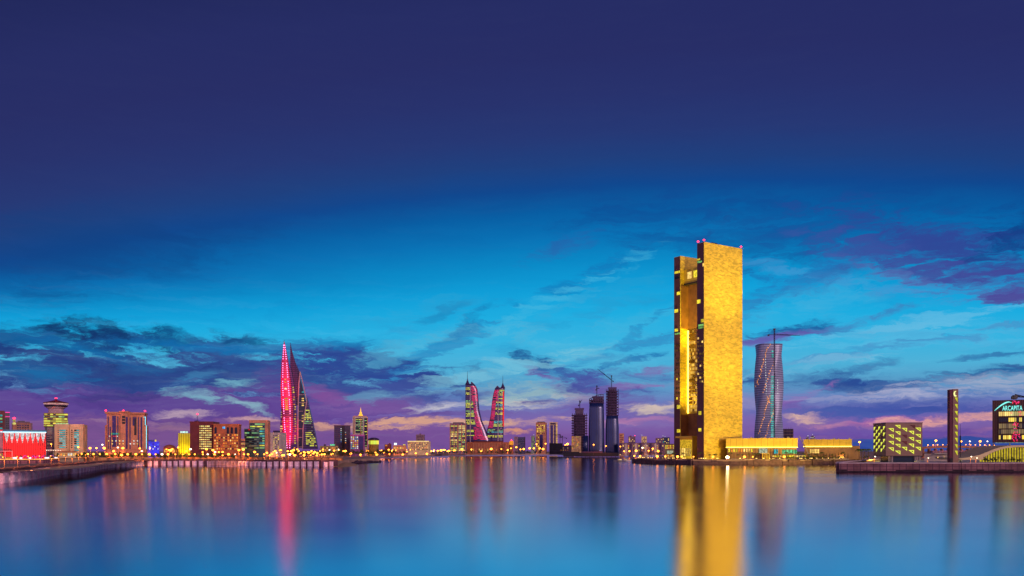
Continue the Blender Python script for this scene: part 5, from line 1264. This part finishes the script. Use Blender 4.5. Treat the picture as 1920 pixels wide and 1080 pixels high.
def make_lamp(mat, h, r, name='street_lamp'):
    root = empty(name, (0, 0, 0), 0, 'lamp', 'street lamp')
    bm = bmesh.new(); add_beam(bm, (0,0,0), (0,0,.8), .3, .26, 8); add_beam(bm, (0,0,.8), (0,0,h), .16, .09, 6); add_beam(bm, (0,0,h-.3), (0,-1.2,h+.25), .08, .07, 5)
    link('pole', bm, wall('lamp pole metal', (120,90,80), .5), root)
    bm = bmesh.new(); bmesh.ops.create_icosphere(bm, subdivisions=1, radius=r, matrix=Matrix.Translation((0, -1.3, h + .1)) @ Matrix.Diagonal((1, 1, .8, 1))); link('lamp_head', bm, mat, root)
    l = bpy.data.lights.new('bulb', 'SPOT'); l.spot_size = R(158); l.spot_blend = .25; l.energy = BULB * (h / 9) ** 1.2; l.color = lin((255,150,60)); l.shadow_soft_size = .5; l.specular_factor = 0; lo_ = bpy.data.objects.new('bulb', l); col.objects.link(lo_); lo_.parent = root; lo_.location = (0, -1.6, h - r - .6)
    return root
def dup(root, loc, rz=0, label=None, group=None, s=1.0):
    r = root.copy(); col.objects.link(r); r.location = loc; r.rotation_euler = (0, 0, rz); r.scale = (s, s, s)
    if label: r['label'] = label
    if group: r['group'] = group
    for ch in root.children:
        c = ch.copy(); col.objects.link(c); c.parent = r
        for g in ch.children: d = g.copy(); col.objects.link(d); d.parent = c
    return r
lamps = []      # (px, py of head, distance)
random.seed(21)
for px, py in ((10,830),(33,847),(52,838),(71,841),(80,836),(97,832),(125,839),(148,839),(169,840),(182,840),(193,834),(197,840.5),(214,846),(222,839.5),(231,840),(263,841),(267,846),(282,841),
               (313,842),(317,844),(321,845),(324,842),(335,840),(350,846),(358,842),(363,842),(381,847),(388,843),(400,844),(404,848),(411,847),(418,848),(426,846)): lamps.append((px, py, 900 + (px % 7)*18))
for i in range(46):      # dense promenade of lamps from the arched block to the sails
    px = 430 + i*3.75 + random.uniform(-1.3, 1.3); lamps.append((px, 845.5 + random.uniform(-2.5, 4) + (5 if i % 3 == 0 else 0), 900 + random.uniform(0, 480)))
for i in range(66):
    px = 600 + i*3.72 + random.uniform(-1.4, 1.4); lamps.append((px, 843.6 + random.uniform(-1.0, 2.6) + (2.8 if i % 4 == 0 else 0) , 1500 + (px-600)*2.6 + random.uniform(0, 160)))
for px, py in ((852,845),(866,843),(884,843),(902,846),(921,842),(940,842),(952,844),(958,841),(968,838.5),(976,843),(982,842),(993,841),(1001,841),(1006,832.5),(1012,841),(1018,842),(1023,832),(1060,835),(1064,832.5)): lamps.append((px, py, 2500))
for px, py in ((1113,834),(1136,836.5)): lamps.append((px, py, 2060))
for px, py in ((1163,837),(1193,845),(1204.5,840),(1216,845),(1223.5,841),(1234,846),(1180,846),(1170,846)): lamps.append((px, py, 2110))
for px, py in ((1189,860),(1200,859),(1232,864),(1247,858),(1270,859),(1277,862),(1300,862.5),(1337,857),(1395,860),(1411,861),(1470,862)): lamps.append((px, py, front(px) + 10))
lo = make_lamp(M_lampo, 1, .5); lo_kids = True
def lamp_at(px, py, d, mat, group, r=None, what='lamp', shade='orange'):
    z = Hz(py, d); h = max(3.0, z - G); rr = r or max(.8, .0013*d) * random.choice((.7, .85, 1, 1.2))
    key = (round(h), mat.name, round(rr, 1))
    o_, t = where(px, what)
    lab = '%s %s street lamp from the left %s' % (o_, shade, t)
    if key not in PROTO:
        root = make_lamp(mat, key[0] if h > 3 else 3, rr); PROTO[key] = root; root.location = (Wx(px, d), d, G); root['label'] = lab; root['group'] = group
        return root
    return dup(PROTO[key], (Wx(px, d), d, G), random.uniform(-.4, .4), lab, group)
PROTO = {}
for o in list(lo.children) + [lo]: bpy.data.objects.remove(o)
random.seed(23)
for i in range(40):      # low lamps standing on the promenade itself
    px = 128 + i*12.6 + random.uniform(-3, 3); lamps.append((px, 852.3 + random.uniform(-.8, 1.2), 838 if px > 235 else 905))
for i in range(14): lamps.append((478 + i*25 + random.uniform(-6, 6), 851 + random.uniform(-1.5, 2), 1120 + i*45))
lamps.sort(key=lambda q: q[0])
for px, py, d in lamps: lamp_at(px, py, d, M_lampo if random.random() < .9 else M_lampw, 'lamps along the waterfront')
# tall glowing lamps behind the quay and small lamps on the viaduct
for px, py, sh in ((1611,829,'o'),(1754,826,'o'),(1801,827,'o'),(1817.5,827,'w'),(1836.5,828,'o'),(1850,828,'w')):
    lamp_at(px, py, 1180, M_lampo if sh == 'o' else M_lampw, 'tall lamps behind the quay', 1.6 if sh == 'o' else 1.0, 'tall', 'tall orange' if sh == 'o' else 'tall white')
for px in (1739,1749,1757,1767,1776,1810,1819,1828,1837,1845.5,1854.5,1863):
    root = make_lamp(M_lampo, 2.2, .75); root.location = (Wx(px, 1246), 1246, Hz(836.5 + abs(px-1790)*.02, 1246)); o_, t = where(px, 'bridge'); root['label'] = '%s small parapet lamp on the road bridge %s' % (o_, t); root['group'] = 'parapet lamps on the road bridge'
for px, py in ((1739,860),(1819.5,857),(1829,859),(1639,856)): lamp_at(px, py, 640, M_lampw, 'lamps on the quay', .5, 'quay', 'quay')
# the brilliant lamp on the island edge
root = make_lamp(lit('brilliant lamp', (255,225,150), 40, .0, True, 0), 2.6, 1.7, 'flood_lamp'); root.location = (Wx(1363.5, front(1363) + 2), front(1363) + 2, G); root['label'] = 'single brilliant floodlamp at the island edge right of the gold tower'; root['category'] = 'floodlamp'
# little lights and bollards along the foot of the gold tower
Mb = lit('warm bollard light', (255,205,110), 4, .6, False, 0)
bm = bmesh.new(); add_beam(bm, (0,0,0), (0,0,1.1), .22, .2, 8); post = link('light_bollard', bm, W_black); proto = empty('light_bollard', (0,0,0), 0, 'x', 'bollard light', 'bollard lights on the island'); post.name = 'post'; post.parent = proto
bm = bmesh.new(); bmesh.ops.create_icosphere(bm, subdivisions=1, radius=.42, matrix=Matrix.Translation((0,0,1.4))); link('lamp', bm, Mb, proto)
random.seed(5); xs = sorted([1196 + random.random()*410 for _ in range(70)]); first = True
for px in xs:
    d = front(px) + 3 + random.random()*15; o_, t = where(px, 'bollard'); lab = '%s small bollard light from the left %s' % (o_, t); loc = (Wx(px, d), d, G)
    if first: proto.location = loc; proto['label'] = lab; first = False
    else: dup(proto, loc, 0, lab, 'bollard lights on the island')

# ------------------------------------------------------------------ trees
def leafmat(name, c):
    mt, nt, o = newmat(name); N = nt.nodes; L = nt.links
    p = N.new('ShaderNodeBsdfPrincipled'); L.new(p.outputs[0], o.inputs[0]); p.inputs['Roughness'].default_value = .7
    oi = N.new('ShaderNodeObjectInfo'); tc = N.new('ShaderNodeTexCoord'); ns = N.new('ShaderNodeTexNoise'); L.new(tc.outputs['Object'], ns.inputs['Vector']); ns.inputs['Scale'].default_value = .8
    mr = N.new('ShaderNodeMapRange'); L.new(ns.outputs['Fac'], mr.inputs[0]); mr.inputs[1].default_value = .3; mr.inputs[2].default_value = .7; mr.inputs[3].default_value = .55; mr.inputs[4].default_value = 1.5
    v = N.new('ShaderNodeVectorMath'); v.operation = 'SCALE'; v.inputs[0].default_value = lin(c); L.new(mr.outputs[0], v.inputs[3]); L.new(v.outputs[0], p.inputs['Base Color']); return mt
LEAF = leafmat('dusk foliage', (84,96,46)); PALM = leafmat('palm fronds', (70,84,40)); BARK = wall('bark', (96,70,56), .9)
def tree_proto(seed, h=7.5, r=3.0):
    random.seed(seed); root = empty('tree', (0,0,0), 0, 'x', 'tree')
    bm = bmesh.new(); add_beam(bm, (0,0,0), (.1,0,h*.4), .26, .18, 6)
    for i in range(5): t = i*1.26; add_beam(bm, (.1,0,h*.36), (math.cos(t)*r*.55, math.sin(t)*r*.55, h*random.uniform(.6,.75)), .13, .05, 5)
    link('trunk', bm, BARK, root)
    bm = bmesh.new(); cl = [(Vector((random.gauss(0, r*.42), random.gauss(0, r*.42), h*random.uniform(.48, .9))), random.uniform(.5, 1.15)*r*.42) for _ in range(9)]
    for i in range(420):
        c, q = random.choice(cl); v = Vector((random.gauss(0,1), random.gauss(0,1), random.gauss(0,.8))).normalized() * q * random.random() ** .4; p = c + v; s = random.uniform(.22, .42)
        a = Vector((random.gauss(0,1), random.gauss(0,1), random.gauss(0,1))).normalized(); b_ = a.cross(Vector((random.random(), random.random(), random.random()))).normalized()
        bm.faces.new([bm.verts.new(p + a*s), bm.verts.new(p + b_*s), bm.verts.new(p - a*s), bm.verts.new(p - b_*s)])
    link('crown', bm, LEAF, root); return root
def palm_proto(seed, h=8):
    random.seed(seed); root = empty('palm_tree', (0,0,0), 0, 'x', 'palm tree')
    bm = bmesh.new(); add_beam(bm, (0,0,0), (.2,0,h*.5), .32, .24, 7); add_beam(bm, (.2,0,h*.5), (.3,0,h), .24, .2, 7); link('trunk', bm, BARK, root)
    bm = bmesh.new()
    for i in range(20):
        t = i*2.4; up = random.uniform(.1, 1.0); L_ = random.uniform(2.3, 3.2); prev = Vector((.3,0,h)); d_ = Vector((math.cos(t), math.sin(t), 0)); sd_ = Vector((-math.sin(t), math.cos(t), 0)); w = .45
        for s in range(5):
            f = (s+1)/5; nx = Vector((.3,0,h)) + d_*L_*f + Vector((0,0,up*1.8*f - 2.6*f*f)); w2 = .55*(1-f) + .05
            bm.faces.new([bm.verts.new(prev + sd_*w + Vector((0,0,-.15))), bm.verts.new(prev), bm.verts.new(nx), bm.verts.new(nx + sd_*w2 + Vector((0,0,-.15)))])
            bm.faces.new([bm.verts.new(prev), bm.verts.new(prev - sd_*w + Vector((0,0,-.15))), bm.verts.new(nx - sd_*w2 + Vector((0,0,-.15))), bm.verts.new(nx)]); prev = nx; w = w2
    link('crown', bm, PALM, root); return root
tp = [tree_proto(s) for s in (1, 2, 3)]; pp = [palm_proto(s) for s in (4, 5)]
used = set()
def plant(protos, px, d, s, kind, group):
    o_, t = where(px, kind); lab = '%s %s from the left %s' % (o_, kind, t); p = random.choice(protos); loc = (Wx(px, d), d, G)
    if p.name not in used:
        used.add(p.name); p.location = loc; p.scale = (s, s, s); p['label'] = lab; p['group'] = group; return
    dup(p, loc, random.uniform(0, 6.28), lab, group, s)
random.seed(77)
for px in sorted([92 + i*6.1 + random.uniform(-2, 2) for i in range(58)]): plant(tp, px, random.uniform(880, 990), random.uniform(.65, 1.1), 'bushy tree', 'trees along the left promenade')
for px in sorted([448 + i*5.4 + random.uniform(-2, 2) for i in range(58)]): plant(tp, px, random.uniform(1250, 1480) + max(0, px-600)*2.6, random.uniform(1.0, 1.7), 'shore tree', 'trees along the far shore')
for px in sorted([770 + i*9 + random.uniform(-3, 3) for i in range(28)]): plant(tp, px, 2330 + random.uniform(0, 120), random.uniform(1.1, 1.7), 'far tree', 'trees along the far shore')
for px in sorted([1194,1203,1239,1256,1262,1281,1312,1331,1339,1343,1370,1384,1392,1404,1414,1421,1440,1452,1462,1474,1483,1497,1506,1517,1530,1541,1548,1560,1572,1580,1590,1598,1611,1615,1620,1628]):
    plant(pp, px, front(px) + random.uniform(4, 22) if px < 1600 else 930, random.uniform(.55, 1.0) if px < 1600 else 1.4, 'palm tree', 'palms around the gold tower')
for px in sorted([1462+i*5.2+random.uniform(-2,2) for i in range(33)]): plant(tp, px, front(px) + random.uniform(3, 18), random.uniform(.35, .6), 'low shrub', 'shrubs on the island')
for px in (1848,1854,1861,1868,1880,1890,1899,1908,1914): plant(tp, px, 655 + random.uniform(-8, 8), random.uniform(.45, .75), 'dark tree', 'trees before the curved roofed hall')

for i, px in enumerate((1200, 1216, 1250, 1275, 1300, 1334, 1352, 1378, 1396, 1412, 1430, 1448, 1470, 1492, 1512, 1534, 1556, 1578, 1600)):
    d = front(px) + 9; root = empty('ground_uplight', (Wx(px, d), d, G), 0, '%s amber ground uplight from the left %s' % where(px, 'uplight'), 'uplight', 'uplights among the palms')
    lathe('housing', W_black, root, [(.35, 0), (.3, .5)], 10); lathe('lens', Mb, root, [(.28, .5), (.24, .56)], 10)
    l = bpy.data.lights.new('bulb', 'SPOT'); l.spot_size = R(140); l.spot_blend = .4; l.energy = 2600; l.color = lin((255,190,90)); l.shadow_soft_size = .3; l.specular_factor = 0
    o = bpy.data.objects.new('bulb', l); col.objects.link(o); o.parent = root; o.location = (0, -1.2, .8); o.rotation_euler = (R(165), 0, 0)
# ------------------------------------------------------------------ lit planters and stalls before the mall, jetties, boats, sand
random.seed(9)
mw = lit('white planter glow', (240,240,250), 1.6, .2, False, .3); mv = lit('violet arch glow', (200,70,210), 1.2, .3, False, .4)
for i, px in enumerate((28, 39, 56, 88, 105)):
    d = 800; root = empty('lit_planter', (Wx(px, d), d, G), 0, '%s white glowing planter from the left before the red mall' % ORD[i], 'planter', 'glowing planters before the mall'); s = (1.7,1.1,1.0,1.9,1.2)[i]
    lathe('pot', mw, root, [(s*.6, .2), (s*.8, 1.6), (s, 3.0), (s*1.05, 3.6)], 12); bm = bmesh.new()
    for q in range(60):
        p = Vector((random.gauss(0,.8)*s, random.gauss(0,.8)*s, 3.6 + random.random()*1.6)); a = Vector((random.gauss(0,1), random.gauss(0,1), random.gauss(0,1))).normalized()*.4; c = a.cross(Vector((0,0,1)))
        bm.faces.new([bm.verts.new(p+a), bm.verts.new(p+c), bm.verts.new(p-a), bm.verts.new(p-c)])
    link('plant', bm, LEAF, root)
for i, px in enumerate((47, 63, 71, 82, 97)):
    d = 815; root = empty('lit_arch', (Wx(px, d), d, G), 0, '%s pink violet light arch from the left before the red mall' % ORD[i], 'light arch', 'light arches before the mall'); bm = bmesh.new(); w_ = (2.2,1.8,1.8,2,3)[i]
    pr = None
    for q in range(11):
        t = math.pi*q/10; p = Vector((w_*math.cos(t), 0, 2.2 + (1.8+w_*.4)*math.sin(t)));
        if pr is not None: add_beam(bm, pr, p, .22, n=5)
        pr = p
    link('arch', bm, mv, root); box('stall', W_maroon, root, -w_*.7, w_*.7, 1, 3, 0, 2.4)
b = Bld('promenade_kiosk', 'low white canopied kiosk at the right end of the mall', 'kiosk', 110, 142, 846, 830, 10)
b.box('hut', W_cream, -b.w/2, b.w/2, 1, 9, 0, b.h - 1); b.box('roof', W_rust, -b.w/2 - .6, b.w/2 + .6, 0, 10, b.h - 1, b.h); b.grid([M_warm, M_orange, M_white], 112, 141, 849, 855, 6, 1, .6, .7, .9)
b = Bld('lit_canopy', 'row of small bulbs strung on a canopy left of the cream block', 'canopy', 86, 115, 843, 850, 4)
b.box('beam', W_white, -b.w/2, b.w/2, 0, .5, b.h - .5, b.h)
for i in range(9): pane(b.root, lit('canopy bulb', (255,210,180), 3, .2, False, 0), -b.w/2 + b.w*(i+.5)/9, -.3, b.h - .8, .5, .5, 0, 'bulb')
for px in (87, 100, 114): b.box('post', W_white, b.X(px)-.15, b.X(px)+.15, .1, .4, 0, b.h - .51)
# timber fence along the middle of the sea wall
root = empty('post_fence', (Wx(421, 812), 812, 0), 0, 'row of tall pale posts on the sea wall below the arched brown block', 'fence')
for i in range(26): box('post', W_wallcap, root, (i-13)*1.05 - .2, (i-13)*1.05 + .2, -3, -2.4, .6, Hz(860.5, 812) + random.uniform(-.3, .3))
box('rail', W_wallcap, root, -14, 14, -3.2, -3.01, G + 1.6, G + 1.9)
# beach and rocks at the spit
bm = bmesh.new(); a = shore(628, 876.5); c = shore(672, 871); e = shore(640, 868)
P = [shore(622,875.6), shore(640,877), shore(658,875.2), shore(674,871), shore(662,868.2), shore(645,867.8), shore(628,869)]
ctr = Vector((sum(p[0] for p in P)/len(P), sum(p[1] for p in P)/len(P), 2.6)); cv = bm.verts.new(ctr); vs = [bm.verts.new((x, y, -.2)) for x, y in P]
for i in range(len(vs)): bm.faces.new((vs[i], vs[(i+1) % len(vs)], cv))
bmesh.ops.recalc_face_normals(bm, faces=bm.faces); tag(link('beach', bm, wall('wet sand', (190,150,100), .7, .1)), kind='structure')
bm = bmesh.new(); random.seed(31)
for i in range(90):
    f = random.random(); px = 655 + 60*f; x, y = shore(px, 869.8 - 3.4*f + random.uniform(-.8, .6)); s = random.uniform(1.0, 2.6)*(1-.5*f)
    bmesh.ops.create_icosphere(bm, subdivisions=1, radius=s, matrix=Matrix.Translation((x, y, .4 + random.random()*s*.7)) @ Matrix.Rotation(random.random()*3, 4, 'X') @ Matrix.Diagonal((1.3, 1, .7, 1)))
tag(link('rubble', bm, wall('dark rubble', (60,44,70), .9, .3)), kind='stuff')
def boat(px, py, s, label, light):
    x, y = shore(px, py); root = empty('boat', (x, y, 0), R(8), label, 'boat', None); bm = bmesh.new(); rings = []
    for f, w, z in ((-1,.55,1.1),(-.6,.95,.9),(0,1.0,.8),(.5,.75,1.0),(.85,.3,1.3),(1,.04,1.5)):
        rings.append([bm.verts.new((f*6*s, q*1.9*w*s, zz)) for q, zz in ((-1,z*s),(-.7,-.3),(.7,-.3),(1,z*s))])
    for a_, b_ in zip(rings, rings[1:]):
        for i in range(4): bm.faces.new((a_[i], a_[(i+1)%4], b_[(i+1)%4], b_[i]))
    bm.faces.new(rings[0][::-1]); bm.faces.new(rings[-1]); bmesh.ops.recalc_face_normals(bm, faces=bm.faces); link('hull', bm, W_white, root)
    c_ = box('cabin', W_white, root, -2.4*s, 1.2*s, -1.1*s, 1.1*s, .8*s, 2.4*s); box('window', M_warm, c_, -2*s, .9*s, -1.14*s, -1.11*s, 1.4*s, 2*s); beam('mast', M_steel, root, (0,0,2.4*s), (0,0,6*s), .1, .06)
    box('lamp', light, root, -.4*s, .4*s, -.4*s, .4*s, 6*s, 6.6*s)
boat(1163, 865.3, 1.5, 'small white motor boat left of the island point', M_warm)
boat(1174, 864.6, 1.2, 'second smaller boat between the white motor boat and island', M_warm)

# ------------------------------------------------------------------ added promenade glow wall, terrace of the mall, cars
def polyline_wall(name, label, cat, pts, off, z0, z1, th, mat, cap=None):
    root = empty(name, (0,0,0), 0, label, cat); bm = bmesh.new(); bc = bmesh.new()
    P = [Vector(p) for p in pts]; Q = []
    for i, p in enumerate(P):
        t = (P[min(i+1, len(P)-1)] - P[max(i-1, 0)]).normalized(); n = Vector((-t.y, t.x)); Q.append((p + n*off, p + n*(off+th), p + n*(off-.15), p + n*(off+th+.15)))
    for a, b_ in zip(Q, Q[1:]):
        add_prism(bm, [a[0], b_[0], b_[1], a[1]], z0, z1); add_prism(bc, [a[2], b_[2], b_[3], a[3]], z1 + .01, z1 + .3)
    for b_ in (bm, bc): bmesh.ops.recalc_face_normals(b_, faces=b_.faces)
    link('wall', bm, mat, root); link('coping', bc, cap or mat, root); return root
polyline_wall('added_glow_wall', 'long low tan wall added behind the left promenade lamps to catch light', 'wall', SEAWALL[8:-1], 46, G, G + 2.6, .6, wall('tan glow wall', (214,150,96), .8, .25, .4, 0, (7, 0, (150,96,64))))  # wall added to catch lamplight as the orange glow band of the promenade
T = [(Wx(-80, 655), 655), (Wx(40, 645), 645), (Wx(80, 660), 660), (Wx(112, 735), 735)]
tw = wall('terrace masonry', (190,120,130), .85, .3, .4, 0, (3, 1.2, (120,70,90)), .3)
polyline_wall('terrace_wall', 'stepped purplish terrace wall below the red mall', 'wall', T, 0, G, G + 2.2, 1, tw, W_wallcap)
bm = bmesh.new(); add_prism(bm, [(T[0][0]-2, T[0][1]+1.2), (T[1][0], T[1][1]+1.2), (T[2][0]-1, T[2][1]+1.2), (T[3][0]-2, T[3][1]), (T[3][0]-2, 780), (Wx(-80, 655)-60, 780)], G, G + 2.1)
bmesh.ops.recalc_face_normals(bm, faces=bm.faces); tag(link('terrace', bm, wall('promenade paving', (0,0,0))), kind='structure')
root = empty('bulb_string', (0,0,0), 0, 'string of small amber bulbs along the terrace edge before the red mall', 'string lights'); mb_ = lit('amber bulb', (255,170,90), 2.2, .3, False, 0)
bm = bmesh.new()
for a, b_ in zip(T, T[1:]): add_beam(bm, (a[0], a[1]+.5, G+3.1), (b_[0], b_[1]+.5, G+3.1), .08, n=5)
link('cable', bm, W_black, root)
for i in range(46):
    px = -2 + i*2.45; y = interp([(-80,655.),(40,645.),(80,660.),(112,735.)], px)[0]
    pane(root, mb_, Wx(px, y), y + .3, G + 3.1, .55, .55, 0, 'bulb')
    if i % 4 == 0: box('post', W_black, root, Wx(px, y)-.1, Wx(px, y)+.1, y+.45, y+.6, G+2.2, G+3.1)
for i, (a, b_) in enumerate(zip(SEAWALL[1:9], SEAWALL[2:10])):      # low lamps just inside the sea wall
    v = Vector((b_[0]-a[0], b_[1]-a[1])); n = Vector((-v.y, v.x)).normalized(); m_ = max(1, round(v.length/34))
    for q in range(m_):
        c_ = Vector(a) + v*(q+.5)/m_ + n*7; px = CX + F*c_.x/c_.y; lamp_at(px, 846 - (G+6-CAMZ)/c_.y*F, c_.y, M_lampo, 'lamps on the sea wall', .28, 'wall', 'low')
def car_proto(paint):
    root = empty('parked_car', (0,0,0), 0, 'x', 'car'); bm = bmesh.new()
    sec = [(-2.2,.55,.5),(-2.1,.95,.75),(-.9,1.0,.85),(.9,1.0,.85),(2.0,.9,.8),(2.25,.5,.55)]; 
    prof = [(-2.25,.35),(-2.2,.8),(-1.5,.95),(-.95,1.42),(.55,1.46),(1.25,.98),(2.1,.85),(2.25,.4)]
    add_slab_xz(bm, prof, -.85, .85); bmesh.ops.recalc_face_normals(bm, faces=bm.faces); bmesh.ops.bevel(bm, geom=[e for e in bm.edges], offset=.06, segments=1, affect='EDGES'); link('body', bm, paint, root)
    slab_xz('window', M_dkwin, root, [(-1.2,.98),(-.88,1.33),(.48,1.36),(.98,.98)], -.89, .89)
    for x in (-1.35, 1.35):
        for y in (-.86, .86):
            bm = bmesh.new(); add_beam(bm, (x, y-.1, .33), (x, y+.1, .33), .33, n=12); link('wheel', bm, W_black, root)
    for y in (-.6, .6): box('headlight', lit('car headlight', (255,235,190), 4, .2, False, 0), root, 2.2, 2.3, y-.16, y+.16, .6, .78); box('tail_light', M_redlamp, root, -2.3, -2.2, y-.16, y+.16, .62, .8)
    return root
cp = [car_proto(wall(n_, c_, .3, .05, .2, .3)) for n_, c_ in (('white car paint',(210,205,205)),('dark car paint',(60,50,60)),('red car paint',(150,40,40)))]
random.seed(44); cw = ['white','dark','red']; seen = set()
for i in range(26):
    px = 205 + i*15.5 + random.uniform(-4, 4); q = random.choice([0, 0, 1, 2]); y = interp([(200,790.),(260,885.),(330,906.),(400,906.),(500,850.),(600,846.)], px)[0] - 10; o_, t = where(px, cw[q]+'car'); lab = '%s %s car from the left %s' % (o_, cw[q], t)
    rz = random.choice([0, math.pi]) + random.uniform(-.15, .15)
    if q not in seen:
        seen.add(q); p_ = cp[q]; p_.location = (Wx(px, y), y, G + .03); p_.rotation_euler = (0,0,rz); p_['label'] = lab; p_['group'] = 'cars along the promenade'
    else: dup(cp[q], (Wx(px, y), y, G + .03), rz, lab, 'cars along the promenade')
